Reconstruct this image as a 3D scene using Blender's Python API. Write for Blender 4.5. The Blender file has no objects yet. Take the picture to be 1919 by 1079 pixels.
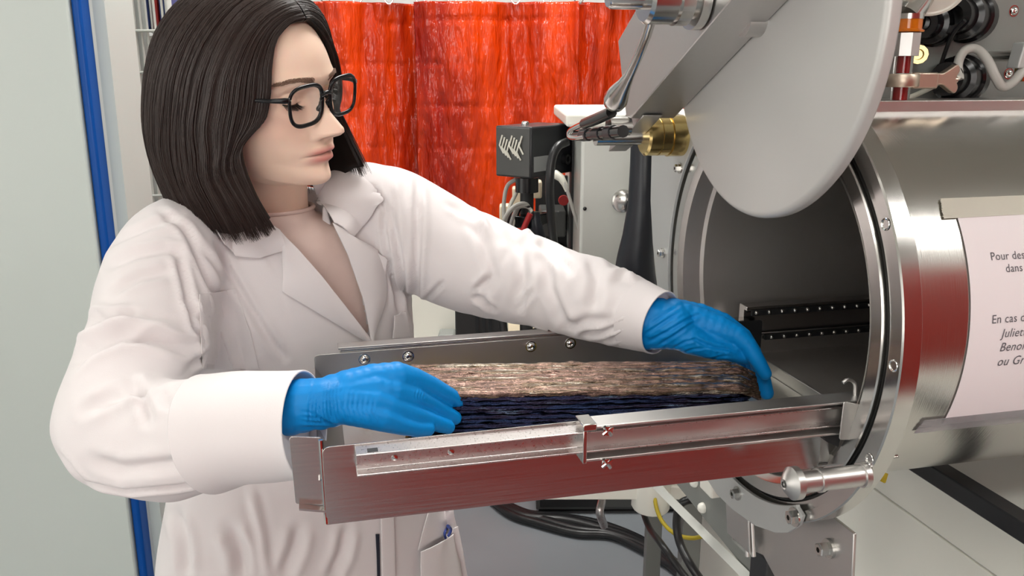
import bpy, bmesh, math, random
import numpy as np
from mathutils import Vector, Matrix, noise
from mathutils.bvhtree import BVHTree
random.seed(7); np.random.seed(7)
S = bpy.context.scene
COL = S.collection
# ---------------------------------------------------------------- camera, world, lights, exposure
CAMZ, FPX, PITCH = 1.52, 1600.0, 0.2449
cam = bpy.data.cameras.new('camera'); camo = bpy.data.objects.new('camera', cam); COL.objects.link(camo)
cam.sensor_width = 36.0; cam.lens = 36.0 * FPX / 1919.0; cam.clip_start = 0.02
camo.location = (0, 0, CAMZ); camo.rotation_euler = (math.pi/2 - PITCH, 0, 0)
S.camera = camo
S.view_settings.view_transform = 'Standard'; S.view_settings.look = 'None'
S.view_settings.exposure = 0.0; S.view_settings.gamma = 1.0
S.view_settings.use_curve_mapping = False
wd = bpy.data.worlds.new('world'); S.world = wd; wd.use_nodes = True
wd.node_tree.nodes['Background'].inputs[0].default_value = (0.96, 0.98, 1.0, 1)
wd.node_tree.nodes['Background'].inputs[1].default_value = 0.45
LIGHT_PANELS = [  # x, y, sx, sy, strength : recessed ceiling panels (z = 2.9), built further down as lit fixtures
    (-0.6, -0.1, 0.6, 1.5, 2.0), (2.45, -0.15, 1.6, 0.22, 26.0), (-1.2, 1.9, 0.6, 1.2, 10.0),
    (0.15, 2.0, 0.6, 1.2, 20.0), (0.1, -0.9, 1.2, 0.5, 8.0)]
CEIL = 2.9

# ---------------------------------------------------------------- frames
def P(u, v, Y):                      # a point seen at (u, v) of the photograph, Y metres in front of the camera
    x = (u - 959.5) / FPX; z = -(v - 539.5) / FPX
    c, s = math.cos(PITCH), math.sin(PITCH)
    d = Vector((x, c + z * s, -s + z * c))
    return Vector((0, 0, CAMZ)) + d * (Y / d.y)
def ray(u, v):
    return (P(u, v, 1) - Vector((0, 0, CAMZ))).normalized()
AX = 0.235
MC = Vector((0.2993, 1.0188, CAMZ - 0.2655))
EA = Vector((math.cos(AX), math.sin(AX), 0)); EH = Vector((-math.sin(AX), math.cos(AX), 0)); EZ = Vector((0, 0, 1))
def M(s, h, w): return MC + EA * s + EH * h + EZ * w      # chamber frame: along the tube, across it (far +), up
def mach(p):
    d = Vector(p) - MC; return Vector((d.dot(EA), d.dot(EH), d.z))
def onS(u, v, s):
    d = ray(u, v); o = Vector((0, 0, CAMZ)); t = (s - (o - MC).dot(EA)) / d.dot(EA); return mach(o + d * t)
def onH(u, v, h):
    d = ray(u, v); o = Vector((0, 0, CAMZ)); t = (h - (o - MC).dot(EH)) / d.dot(EH); return mach(o + d * t)
def onW(u, v, w):
    d = ray(u, v); o = Vector((0, 0, CAMZ)); t = (w + MC.z - CAMZ) / d.z; return mach(o + d * t)
def PF(u, v, z=0.0):
    d = ray(u, v); return Vector((0, 0, CAMZ)) + d * ((z - CAMZ) / d.z)
def I(x, y, z): return Vector((x, y, z))

# ---------------------------------------------------------------- materials
def srgb(r, g, b):
    f = lambda c: c / 12.92 if c <= 0.04045 else ((c + 0.055) / 1.055) ** 2.4
    return (f(r / 255), f(g / 255), f(b / 255), 1)
MATS = {}
class NT:
    def __init__(s, m): s.t = m.node_tree; s.n = s.t.nodes; s.l = s.t.links
    def new(s, typ, **kw):
        n = s.n.new(typ)
        for k, v in kw.items():
            if k.startswith('_'): n.inputs[k[1:]].default_value = v
            else: setattr(n, k, v)
        return n
    def link(s, a, b): s.l.new(a, b)
def mat(name, col, rough=0.5, metal=0.0, bump=0.0, bscale=60.0, stretch=(1, 1, 1), rotz=0.0, var=0.0, vscale=6.0, rvar=0.0,
        spec=0.5, coat=0.0, trans=0.0, sss=0.0, aniso=0.0, emit=None, detail=3.0, bdist=0.002):
    m = bpy.data.materials.new(name); m.use_nodes = True; MATS[name] = m
    g = NT(m); b = g.n['Principled BSDF']
    b.inputs['Base Color'].default_value = col; b.inputs['Roughness'].default_value = rough; b.inputs['Metallic'].default_value = metal
    b.inputs['Specular IOR Level'].default_value = spec
    if coat: b.inputs['Coat Weight'].default_value = coat; b.inputs['Coat Roughness'].default_value = 0.08
    if trans: b.inputs['Transmission Weight'].default_value = trans
    if sss:
        b.inputs['Subsurface Weight'].default_value = sss; b.inputs['Subsurface Radius'].default_value = (1.0, 0.35, 0.2); b.inputs['Subsurface Scale'].default_value = 0.006
    if aniso: b.inputs['Anisotropic'].default_value = aniso
    if emit: b.inputs['Emission Color'].default_value = col; b.inputs['Emission Strength'].default_value = emit
    if bump or var or rvar:
        tc = g.new('ShaderNodeTexCoord'); geo = g.new('ShaderNodeNewGeometry')
        r = g.new('ShaderNodeVectorRotate', rotation_type='Z_AXIS'); r.inputs['Angle'].default_value = -rotz
        g.link(geo.outputs['Position'], r.inputs['Vector'])
        mp = g.new('ShaderNodeMapping'); mp.inputs['Scale'].default_value = stretch; g.link(r.outputs[0], mp.inputs[0])
    if bump or rvar:
        nz = g.new('ShaderNodeTexNoise', _Scale=bscale, _Detail=detail); g.link(mp.outputs[0], nz.inputs['Vector'])
        if bump:
            bp = g.new('ShaderNodeBump', _Strength=bump, _Distance=bdist); g.link(nz.outputs['Fac'], bp.inputs['Height']); g.link(bp.outputs[0], b.inputs['Normal'])
        if rvar:
            mr = g.new('ShaderNodeMapRange'); mr.inputs['To Min'].default_value = max(0.02, rough - rvar); mr.inputs['To Max'].default_value = rough + rvar
            g.link(nz.outputs['Fac'], mr.inputs['Value']); g.link(mr.outputs[0], b.inputs['Roughness'])
    if var:
        n2 = g.new('ShaderNodeTexNoise', _Scale=vscale, _Detail=4.0); g.link(mp.outputs[0], n2.inputs['Vector'])
        mx = g.new('ShaderNodeMix', data_type='RGBA'); mx.inputs[6].default_value = tuple(c * (1 - var) for c in col[:3]) + (1,); mx.inputs[7].default_value = tuple(min(1, c * (1 + var)) for c in col[:3]) + (1,)
        g.link(n2.outputs['Fac'], mx.inputs[0]); g.link(mx.outputs[2], b.inputs['Base Color'])
    return m
STEEL = (0.60, 0.585, 0.56, 1)
mat('steel_brushed', STEEL, 0.24, 1.0, bump=0.12, bscale=14, stretch=(1.2, 60, 60), rotz=AX, rvar=0.06, bdist=0.001)          # brushed along the tube axis
mat('steel_tube', (0.63, 0.61, 0.575, 1), 0.23, 1.0, bump=0.10, bscale=12, stretch=(90, 2, 2), rotz=AX, rvar=0.05, bdist=0.001)  # turned round the tube
mat('steel_plain', STEEL, 0.20, 1.0, bump=0.05, bscale=40, rvar=0.05, bdist=0.001)
mat('steel_satin', (0.60, 0.585, 0.57, 1), 0.38, 1.0, bump=0.06, bscale=160, rvar=0.05, bdist=0.0006)
mat('steel_mirror', (0.72, 0.71, 0.69, 1), 0.07, 1.0)
mat('steel_sheet', (0.60, 0.575, 0.56, 1), 0.21, 1.0, bump=0.06, bscale=10, stretch=(1.0, 40, 40), rotz=AX, rvar=0.05, bdist=0.0008)
mat('steel_zinc', (0.62, 0.58, 0.57, 1), 0.30, 1.0, bump=0.25, bscale=420, rvar=0.10, var=0.10, vscale=60, bdist=0.0006)
mat('bore_steel', (0.68, 0.645, 0.615, 1), 0.48, 1.0, bump=0.10, bscale=14, stretch=(60, 2, 2), rotz=AX, rvar=0.06, bdist=0.001)
mat('sheen_steel', (0.80, 0.775, 0.69, 1), 0.42, 0.8, bump=0.05, bscale=160, bdist=0.0006)  # pale beige holds the bright reflection at the tray floor's inner end
mat('rubber_black', (0.012, 0.012, 0.013, 1), 0.45)
mat('lid_satin', (0.54, 0.53, 0.51, 1), 0.40, 0.25, bump=0.03, bscale=300, bdist=0.0004)
mat('lid_edge', (0.60, 0.575, 0.575, 1), 0.38, 0.2)
mat('plate_grey', (0.52, 0.53, 0.52, 1), 0.42, 0.3, var=0.03)
mat('brass', (0.62, 0.47, 0.20, 1), 0.22, 1.0, bump=0.08, bscale=20, stretch=(80, 2, 2), rotz=AX, bdist=0.0006)
mat('paper', srgb(238, 230, 232), 0.75, var=0.01)
mat('ink_grey', srgb(96, 92, 98), 0.8)
mat('tape', srgb(190, 186, 172), 0.45, var=0.05, vscale=40, bump=0.2, bscale=80)
mat('tape_clear', (0.72, 0.70, 0.72, 1), 0.18, trans=0.75, bump=0.25, bscale=60)
mat('paint_white', srgb(242, 240, 230), 0.35, var=0.02)
mat('wall_paint', srgb(196, 203, 198), 0.30, var=0.02, vscale=2)
mat('wall_back', srgb(222, 223, 220), 0.6, var=0.02)
mat('trim_blue', srgb(0, 72, 152), 0.34, spec=0.25, bump=0.1, bscale=40)
mat('cabinet_grey', srgb(205, 206, 200), 0.32, var=0.02, bump=0.03, bscale=12)
mat('metal_grey', srgb(128, 130, 126), 0.42, var=0.04)
mat('metal_darkgrey', srgb(74, 74, 72), 0.42, var=0.08)
mat('floor_resin', srgb(140, 145, 150), 0.22, var=0.10, vscale=3, rvar=0.08, bscale=5, spec=0.35)
mat('ceiling_tile', srgb(188, 187, 178), 0.8)
mat('black_plastic', (0.008, 0.008, 0.009, 1), 0.18)
mat('black_matte', (0.010, 0.010, 0.011, 1), 0.55)
mat('black_paint', (0.018, 0.019, 0.022, 1), 0.30)
mat('cable_black', (0.012, 0.012, 0.013, 1), 0.35)
mat('cable_grey', srgb(178, 176, 170), 0.4)
mat('cable_white', srgb(220, 218, 205), 0.4)
mat('cable_red', srgb(165, 30, 28), 0.4)
mat('cable_yellow', srgb(190, 168, 40), 0.4)
mat('hose_navy', srgb(22, 25, 34), 0.38)
mat('amber_glass', srgb(205, 110, 20), 0.15, coat=0.5)
mat('glass_clear', (0.95, 0.96, 0.95, 1), 0.03, trans=1.0)
mat('red_fluid', srgb(178, 32, 36), 0.25)
mat('wing_brass', (0.62, 0.52, 0.42, 1), 0.40, 1.0)
mat('wire_white', srgb(214, 214, 208), 0.35, 0.2)
mat('binder_blue', srgb(40, 62, 120), 0.4); mat('binder_red', srgb(176, 52, 48), 0.4); mat('binder_white', srgb(226, 228, 226), 0.5); mat('binder_black', srgb(44, 44, 46), 0.5)
mat('beige_plastic', srgb(222, 206, 178), 0.45)
mat('label_silver', srgb(150, 152, 152), 0.35, 0.3)
mat('pen_blue', srgb(52, 72, 150), 0.3)
mat('light_panel', (1.0, 0.985, 0.95, 1), 0.6, emit=12.0)
mat('red_curtain_far', srgb(186, 46, 34), 0.35)

def pvc():
    m = bpy.data.materials.new('red_pvc'); m.use_nodes = True; MATS['red_pvc'] = m; g = NT(m); b = g.n['Principled BSDF']
    geo = g.new('ShaderNodeNewGeometry'); mp = g.new('ShaderNodeMapping'); mp.inputs['Scale'].default_value = (7, 7, 0.9); g.link(geo.outputs['Position'], mp.inputs[0])
    nz = g.new('ShaderNodeTexNoise', _Scale=1.0, _Detail=5.0, _Roughness=0.6); g.link(mp.outputs[0], nz.inputs['Vector'])
    cr = g.new('ShaderNodeValToRGB'); cr.color_ramp.elements[0].position = 0.32; cr.color_ramp.elements[0].color = srgb(168, 34, 20)
    cr.color_ramp.elements[1].position = 0.66; cr.color_ramp.elements[1].color = srgb(240, 74, 10)
    g.link(nz.outputs['Fac'], cr.inputs[0]); g.link(cr.outputs[0], b.inputs['Base Color'])
    b.inputs['Roughness'].default_value = 0.12; b.inputs['Specular IOR Level'].default_value = 0.6
    mp2 = g.new('ShaderNodeMapping'); mp2.inputs['Scale'].default_value = (11, 11, 3.0); g.link(geo.outputs['Position'], mp2.inputs[0])
    n2 = g.new('ShaderNodeTexNoise', _Scale=1.6, _Detail=4.0); g.link(mp2.outputs[0], n2.inputs['Vector'])
    bp = g.new('ShaderNodeBump', _Strength=0.9, _Distance=0.04); g.link(n2.outputs['Fac'], bp.inputs['Height']); g.link(bp.outputs[0], b.inputs['Normal'])
    tr = g.new('ShaderNodeBsdfTranslucent'); g.link(cr.outputs[0], tr.inputs['Color'])
    mx = g.new('ShaderNodeMixShader'); mx.inputs[0].default_value = 0.25
    g.link(b.outputs[0], mx.inputs[1]); g.link(tr.outputs[0], mx.inputs[2]); g.link(mx.outputs[0], g.n['Material Output'].inputs[0])
pvc()
def layer_mat(name, cols, rough, scale):
    m = bpy.data.materials.new(name); m.use_nodes = True; MATS[name] = m; g = NT(m); b = g.n['Principled BSDF']
    geo = g.new('ShaderNodeNewGeometry'); r = g.new('ShaderNodeVectorRotate', rotation_type='Z_AXIS'); r.inputs['Angle'].default_value = -AX + 0.18
    g.link(geo.outputs['Position'], r.inputs['Vector']); mp = g.new('ShaderNodeMapping'); mp.inputs['Scale'].default_value = (10, 90, 160); g.link(r.outputs[0], mp.inputs[0])
    nz = g.new('ShaderNodeTexNoise', _Scale=scale, _Detail=4.0, _Roughness=0.65); g.link(mp.outputs[0], nz.inputs['Vector'])
    cr = g.new('ShaderNodeValToRGB'); els = cr.color_ramp.elements
    while len(els) < len(cols): els.new(0.5)
    for i, c in enumerate(cols): els[i].position = 0.28 + 0.44 * i / (len(cols) - 1); els[i].color = c
    g.link(nz.outputs['Fac'], cr.inputs[0]); g.link(cr.outputs[0], b.inputs['Base Color'])
    b.inputs['Metallic'].default_value = 0.92; b.inputs['Roughness'].default_value = rough
    mp2 = g.new('ShaderNodeMapping'); mp2.inputs['Scale'].default_value = (30, 160, 260); g.link(r.outputs[0], mp2.inputs[0])
    n2 = g.new('ShaderNodeTexNoise', _Scale=1.0, _Detail=4.0, _Roughness=0.7); g.link(mp2.outputs[0], n2.inputs['Vector'])
    bp = g.new('ShaderNodeBump', _Strength=1.0, _Distance=0.005); g.link(n2.outputs['Fac'], bp.inputs['Height']); g.link(bp.outputs[0], b.inputs['Normal'])
layer_mat('layer_bronze', [srgb(44, 36, 33), srgb(140, 114, 104), srgb(94, 80, 62), srgb(216, 206, 194)], 0.2, 1.0)
layer_mat('layer_blue', [srgb(14, 18, 32), srgb(54, 68, 104), srgb(56, 46, 64), srgb(128, 158, 188)], 0.2, 1.0)
layer_mat('layer_gold', [srgb(60, 34, 60), srgb(170, 130, 40), srgb(206, 178, 80), srgb(150, 60, 110)], 0.28, 1.2)

# ---------------------------------------------------------------- mesh helpers
class MB:
    def __init__(s): s.v = []; s.f = []
    def add(s, vs, fs):
        o = len(s.v); s.v += [Vector(x) for x in vs]; s.f += [tuple(i + o for i in f) for f in fs]; return s
    def box(s, a, b, fr=I):
        (x0, y0, z0), (x1, y1, z1) = a, b
        return s.add([fr(x, y, z) for x in (x0, x1) for y in (y0, y1) for z in (z0, z1)],
                     [(0, 1, 3, 2), (4, 6, 7, 5), (0, 4, 5, 1), (2, 3, 7, 6), (0, 2, 6, 4), (1, 5, 7, 3)])
    def prism(s, pts, fn):          # pts 2-D outline, fn(a, b, t) -> point, t = 0 or 1
        n = len(pts)
        return s.add([fn(a, b, 0) for a, b in pts] + [fn(a, b, 1) for a, b in pts],
                     [tuple(range(n))[::-1], tuple(range(n, 2 * n))] + [(i, (i + 1) % n, n + (i + 1) % n, n + i) for i in range(n)])
    def tube(s, path, r, n=10, caps=True, closed=False, flat=1.0):
        path = [Vector(p) for p in path]; k = len(path)
        rs = r if isinstance(r, (list, tuple)) else [r] * k
        up = None; vs = []
        for i in range(k):
            if closed: t = path[(i + 1) % k] - path[i - 1]
            else: t = path[min(i + 1, k - 1)] - path[max(i - 1, 0)]
            t.normalize()
            if up is None:
                up = Vector((0, 0, 1)) if abs(t.z) < 0.9 else Vector((1, 0, 0))
            x = up - t * up.dot(t); x.normalize(); up = x; y = t.cross(x)
            vs += [path[i] + (x * math.cos(2 * math.pi * j / n) + y * (flat * math.sin(2 * math.pi * j / n))) * rs[i] for j in range(n)]
        fs = []
        for i in range(k if closed else k - 1):
            a, b = i * n, ((i + 1) % k) * n
            fs += [(a + j, a + (j + 1) % n, b + (j + 1) % n, b + j) for j in range(n)]
        if caps and not closed: fs += [tuple(range(n))[::-1], tuple(range((k - 1) * n, k * n))]
        return s.add(vs, fs)
    def cyl(s, p0, p1, r0, r1=None, n=20):
        return s.tube([p0, p1], [r0, r0 if r1 is None else r1], n)
    def lathe(s, prof, o, ax, n=32, closed=False, a0=0.0, a1=2 * math.pi):   # prof: (distance along axis, radius)
        o = Vector(o); ax = Vector(ax).normalized(); x = Vector((0, 0, 1)) if abs(ax.z) < 0.9 else Vector((1, 0, 0))
        x = (x - ax * x.dot(ax)).normalized(); y = ax.cross(x); k = len(prof); full = abs(a1 - a0 - 2 * math.pi) < 1e-6
        m = n if full else n + 1
        vs = [o + ax * t + (x * math.cos(a0 + (a1 - a0) * j / n) + y * math.sin(a0 + (a1 - a0) * j / n)) * max(r, 1e-5) for t, r in prof for j in range(m)]
        fs = []
        for i in range(k if closed else k - 1):
            a, b = i * m, ((i + 1) % k) * m
            for j in range(n):
                fs.append((a + j, a + (j + 1) % m, b + (j + 1) % m, b + j))
        return s.add(vs, fs)
    def ball(s, c, r, n=12, sc=(1, 1, 1)):
        c = Vector(c); vs = [c + Vector((0, 0, r * sc[2]))]; k = n // 2
        for i in range(1, k):
            for j in range(n):
                a, b = math.pi * i / k, 2 * math.pi * j / n
                vs.append(c + Vector((r * sc[0] * math.sin(a) * math.cos(b), r * sc[1] * math.sin(a) * math.sin(b), r * sc[2] * math.cos(a))))
        vs.append(c - Vector((0, 0, r * sc[2]))); L = len(vs) - 1
        fs = [(0, 1 + j, 1 + (j + 1) % n) for j in range(n)] + [(L, L - n + (j + 1) % n, L - n + j) for j in range(n)]
        for i in range(k - 2):
            fs += [(1 + i * n + j, 1 + i * n + n + j, 1 + i * n + n + (j + 1) % n, 1 + i * n + (j + 1) % n) for j in range(n)]
        return s.add(vs, fs)
def org(o):
    while o.parent: o = o.parent
    return o.location.copy()
def tag(o, label=None, cat=None, group=None, kind=None):
    if label: o['label'] = label
    if cat: o['category'] = cat
    if group: o['group'] = group
    if kind: o['kind'] = kind
    return o
def thing(name, loc, label, cat, group=None):
    o = bpy.data.objects.new(name, None); o.location = loc; o.empty_display_size = 0.05; COL.objects.link(o)
    return tag(o, label, cat, group)
def obj(name, mb, m, parent=None, bevel=0.0, angle=40, label=None, smooth=True, fix=True, segs=2):
    o0 = org(parent) if parent else Vector((0, 0, 0))
    if parent is None and mb.v:
        lo = Vector((min(v.x for v in mb.v), min(v.y for v in mb.v), min(v.z for v in mb.v))); hi = Vector((max(v.x for v in mb.v), max(v.y for v in mb.v), 0))
        o0 = Vector(((lo.x + hi.x) / 2, (lo.y + hi.y) / 2, lo.z))
    me = bpy.data.meshes.new(name); me.from_pydata([v - o0 for v in mb.v], [], mb.f)
    if fix:
        b = bmesh.new(); b.from_mesh(me); bmesh.ops.recalc_face_normals(b, faces=b.faces); b.to_mesh(me); b.free()
    if smooth:
        for p in me.polygons: p.use_smooth = True
        me.set_sharp_from_angle(angle=math.radians(angle))
    me.materials.append(MATS[m] if isinstance(m, str) else m)
    o = bpy.data.objects.new(name, me); COL.objects.link(o)
    if parent: o.parent = parent
    else: o.location = o0
    if bevel:
        md = o.modifiers.new('bevel', 'BEVEL'); md.width = bevel; md.segments = segs; md.limit_method = 'ANGLE'; md.angle_limit = math.radians(40); md.harden_normals = False
    if label: o['label'] = label
    return o
def spline(pts, n=8):                # Catmull-Rom through the points
    pts = [Vector(p) for p in pts]; out = []
    for i in range(len(pts) - 1):
        p0 = pts[i - 1] if i else pts[0] * 2 - pts[1]; p1, p2 = pts[i], pts[i + 1]; p3 = pts[i + 2] if i + 2 < len(pts) else p2 * 2 - p1
        for k in range(n):
            t = k / n; out.append(0.5 * ((2 * p1) + (p2 - p0) * t + (2 * p0 - 5 * p1 + 4 * p2 - p3) * t * t + (3 * p1 - p0 - 3 * p2 + p3) * t ** 3))
    out.append(pts[-1]); return out
def round_poly(pts, r, n=4):         # round the corners of a 2-D outline; r one radius or one per corner
    out = []; k = len(pts)
    for i in range(k):
        p = Vector(pts[i]); a = Vector(pts[i - 1]) - p; b = Vector(pts[(i + 1) % k]) - p
        q = r[i] if isinstance(r, (list, tuple)) else r
        if q <= 0: out.append(tuple(p)); continue
        la, lb = a.length, b.length; q2 = min(q, la * 0.49, lb * 0.49); s_, e = p + a / la * q2, p + b / lb * q2
        for j in range(n + 1):
            t = j / n; w = s_.lerp(p, t).lerp(p.lerp(e, t), t); out.append((w.x, w.y))
    return out
def hexbolt(name, c, ax, r, hgt, parent, m='steel_plain', washer=True):
    mb = MB(); ax = Vector(ax).normalized(); c = Vector(c)
    if washer: mb.lathe([(0, 0), (0, r * 1.5), (hgt * 0.25, r * 1.5), (hgt * 0.25, 0)], c, ax, 18)
    mb.lathe([(hgt * 0.2, 0), (hgt * 0.2, r * 1.1), (hgt * 0.9, r * 1.1), (hgt, r * 0.95), (hgt, r * 0.45), (hgt * 0.55, r * 0.40), (hgt * 0.55, 0)], c, ax, 6)
    return obj(name, mb, m, parent, angle=30)
def domescrew(c, ax, r, parent, m='steel_mirror', name='screw'):
    mb = MB().lathe([(0, 0), (0, r * 1.25), (r * 0.15, r * 1.25), (r * 0.15, r), (r * 0.45, r * 0.86), (r * 0.68, r * 0.5), (r * 0.7, r * 0.36), (r * 0.3, r * 0.3), (r * 0.3, 0)], c, ax, 18)
    return obj(name, mb, m, parent, angle=50)
# ================================================================ SETTING
X0, X1, Y0, Y1 = -2.6, 3.2, -2.6, 3.6
YW = 1.72
o = obj('floor', MB().box((X0, Y0, -0.05), (X1, Y1, 0)), 'floor_resin'); tag(o, kind='structure')
o = obj('ceiling', MB().box((X0, Y0, CEIL + 0.02), (X1, Y1, CEIL + 0.08)), 'ceiling_tile'); tag(o, kind='structure')
o = obj('wall_back', MB().box((X0, Y1, 0), (X1, Y1 + 0.08, CEIL)), 'wall_back'); tag(o, kind='structure')
o = obj('wall_front', MB().box((X0, Y0 - 0.08, 0), (X1, Y0, .8)).box((X0, Y0 - 0.08, 2.5), (X1, Y0, CEIL)).box((X0, Y0 - 0.08, .8), (-2.2, Y0, 2.5)).box((.4, Y0 - 0.08, .8), (X1, Y0, 2.5)), 'wall_back'); tag(o, kind='structure')
mw2 = MATS['light_panel'].copy(); mw2.node_tree.nodes['Principled BSDF'].inputs['Emission Strength'].default_value = 3.3
o = obj('fill_panel', MB().box((-2.2, Y0 - .05, .8), (.4, Y0 - .04, 2.5)), mw2); tag(o, kind='structure')  # unseen glowing panel added as soft frontal fill light
for x in (-1.35, -.48): obj('upright_bar', MB().box((x, Y0 - .06, .8), (x + .05, Y0 - .01, 2.5)), 'paint_white', o)  # bars across the added fill panel
o = obj('wall_right', MB().box((X1, Y0, 0), (X1 + 0.08, Y1, CEIL)), 'wall_back'); tag(o, kind='structure')
for i, (x, y, sx, sy, st) in enumerate(LIGHT_PANELS):
    m = MATS['light_panel'].copy(); m.node_tree.nodes['Principled BSDF'].inputs['Emission Strength'].default_value = st
    t = thing('ceiling_light', (x, y, CEIL), 'lit ceiling light panel ' + ('above her right shoulder', 'mirrored as a bright band on the chamber barrel', 'above the left wall panels', 'above the red curtain', 'behind the photographer')[i] + ', outside the picture', 'light', 'ceiling light panels')
    obj('diffuser', MB().box((x - sx / 2, y - sy / 2, CEIL - 0.012), (x + sx / 2, y + sy / 2, CEIL - 0.002)), m, t)
    f = MB()
    for a, b in (((x - sx / 2 - .02, y - sy / 2 - .02), (x + sx / 2 + .02, y - sy / 2)), ((x - sx / 2 - .02, y + sy / 2), (x + sx / 2 + .02, y + sy / 2 + .02)),
                 ((x - sx / 2 - .02, y - sy / 2), (x - sx / 2, y + sy / 2)), ((x + sx / 2, y - sy / 2), (x + sx / 2 + .02, y + sy / 2))):
        f.box(a + (CEIL - 0.016,), b + (CEIL + 0.02,))
    obj('frame', f, 'paint_white', t)
# red curtain that closes the bay behind the photographer (the steel mirrors it)
mb = MB(); vs = []; nx = 120
for i in range(nx + 1):
    x = 0.3 + 2.3 * i / nx; y = -1.25 + 1.26 * i / nx + 0.03 * math.sin(i * 0.9) + 0.015 * math.sin(i * 2.3)
    vs += [(x, y, 0.02), (x, y, 2.05), (x, y + 0.004, 2.05), (x, y + 0.004, 0.02)]
mb.add(vs, [(4 * i + j, 4 * i + (j + 1) % 4, 4 * i + 4 + (j + 1) % 4, 4 * i + 4 + j) for i in range(nx) for j in range(4)])
tag(obj('welding_curtain', mb, 'red_curtain_far'), 'red welding curtain right of the photographer, seen only mirrored in the steel', 'curtain')

# lit window in the left side wall, outside the picture
o = obj('wall_left_side', MB().box((X0 - .08, Y0, 0), (X0, YW, .75)).box((X0 - .08, Y0, 2.3), (X0, YW, CEIL)).box((X0 - .08, Y0, .75), (X0, -1.3, 2.3)).box((X0 - .08, .9, .75), (X0, YW, 2.3)), 'wall_back'); tag(o, kind='structure')
mw = MATS['light_panel'].copy(); mw.node_tree.nodes['Principled BSDF'].inputs['Emission Strength'].default_value = 1.25
o = obj('window_1', MB().box((X0 - .05, -1.3, .75), (X0 - .04, .9, 2.3)), mw); tag(o, kind='structure')
for y in (-.6, .15): obj('upright_bar', MB().box((X0 - .06, y, .75), (X0 - .01, y + .05, 2.3)), 'paint_white', o)
# left wall: pale panel, blue upright, second pale panel

pa, pb = P(-60, 540, YW), P(156, 540, YW)
o = obj('wall_left', MB().box((pa.x - 1.2, YW - 0.02, 0), (P(171, 300, YW).x, YW + 0.03, CEIL)), 'wall_paint', bevel=0.004); tag(o, kind='structure')
b0, b1 = P(171, 300, YW), P(187, 300, YW)
mbp = MB().box((b0.x + 0.001, YW - 0.012, 0), (b1.x + 0.002, YW + 0.03, CEIL))
o = obj('trim_1', mbp, 'trim_blue', bevel=0.006, segs=3); tag(o, kind='structure')
c1 = P(252, 300, YW + 0.2)
o = obj('wall_left_panel', MB().box((b1.x + 0.002, YW + 0.16, 0), (c1.x, YW + 0.2, CEIL)), 'wall_paint', bevel=0.004); tag(o, kind='structure')
o = obj('wall_left_return', MB().box((b1.x + 0.006, YW + 0.03, 0), (b1.x + 0.03, YW + 0.16, CEIL)), 'wall_paint'); tag(o, kind='structure')

# wire rack with binders, behind her head
YR = 2.05
t = thing('wire_rack', P(285, 1079, YR) * 1, 'white wire rack with upright and crossing wires behind the dark hair', 'rack')
t.location.z = 0
def at(u, Y, z): p = P(u, 300, Y); return Vector((p.x, Y, z))
zt, zb = P(280, -60, YR).z, 0.95
for u in (256, 264, 272, 281, 292, 303, 318, 333):
    obj('upright_wire', MB().tube([at(u, YR, zb), at(u - 3, YR, zt)], 0.0032, 8), 'wire_white', t)
for v in (58, 136, 214, 290, 366, 440, 560):
    z = P(280, v, YR).z
    obj('cross_wire', MB().tube([at(250, YR - .006, z), at(340, YR - .006, z)], 0.0035, 8), 'wire_white', t)
for u in (248, 342): obj('post', MB().tube([at(u, YR, 0), at(u, YR, zt)], 0.008, 10), 'wire_white', t)
obj('shelf', MB().box((at(246, YR, 0).x, YR - .004, zb - .02), (at(346, YR, 0).x, YR + .34, zb)), 'wire_white', t)
for i, (u0, u1, m, nm) in enumerate(((254, 268, 'binder_white', 'white'), (269, 274, 'binder_black', 'thin black'), (276, 299, 'binder_white', 'white'), (300, 307, 'binder_blue', 'dark blue'), (308, 312, 'binder_white', 'narrow white'), (313, 323, 'binder_red', 'red'), (326, 340, 'binder_blue', 'blue'))):
    a, b = at(u0, YR + .015, 0), at(u1, YR + .015, 0)
    zz = P(280, 470 if i < 3 else 62 - 6 * (i % 2), YR).z
    lab = {0: 'white board leaning in the wire rack, leftmost', 1: 'thin black strip board standing in the wire rack', 2: 'white board behind the middle wires of the rack', 3: 'dark blue binder spine at the top of the wire rack',
           4: 'narrow white binder between dark blue and red spines', 5: 'red binder spine at the top of the wire rack', 6: 'bright blue binder at right end of the wire rack'}[i]
    bt = thing('binder' if i > 2 else 'board', (0.5 * (a.x + b.x), YR + .1, zz if i > 2 else zb), lab, 'binder' if i > 2 else 'board')
    obj('cover', MB().box((a.x, YR + .012, zz if i > 2 else zb), (b.x, YR + (.25 if i > 2 else .03), P(280, -70, YR).z)), m, bt, bevel=0.002)
# a shelf plank for the binders
zs = P(280, 66, YR).z
obj('shelf', MB().box((at(297, YR, 0).x, YR + .008, zs - .02), (at(346, YR, 0).x, YR + .3, zs - .001)), 'wire_white', t)

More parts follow.
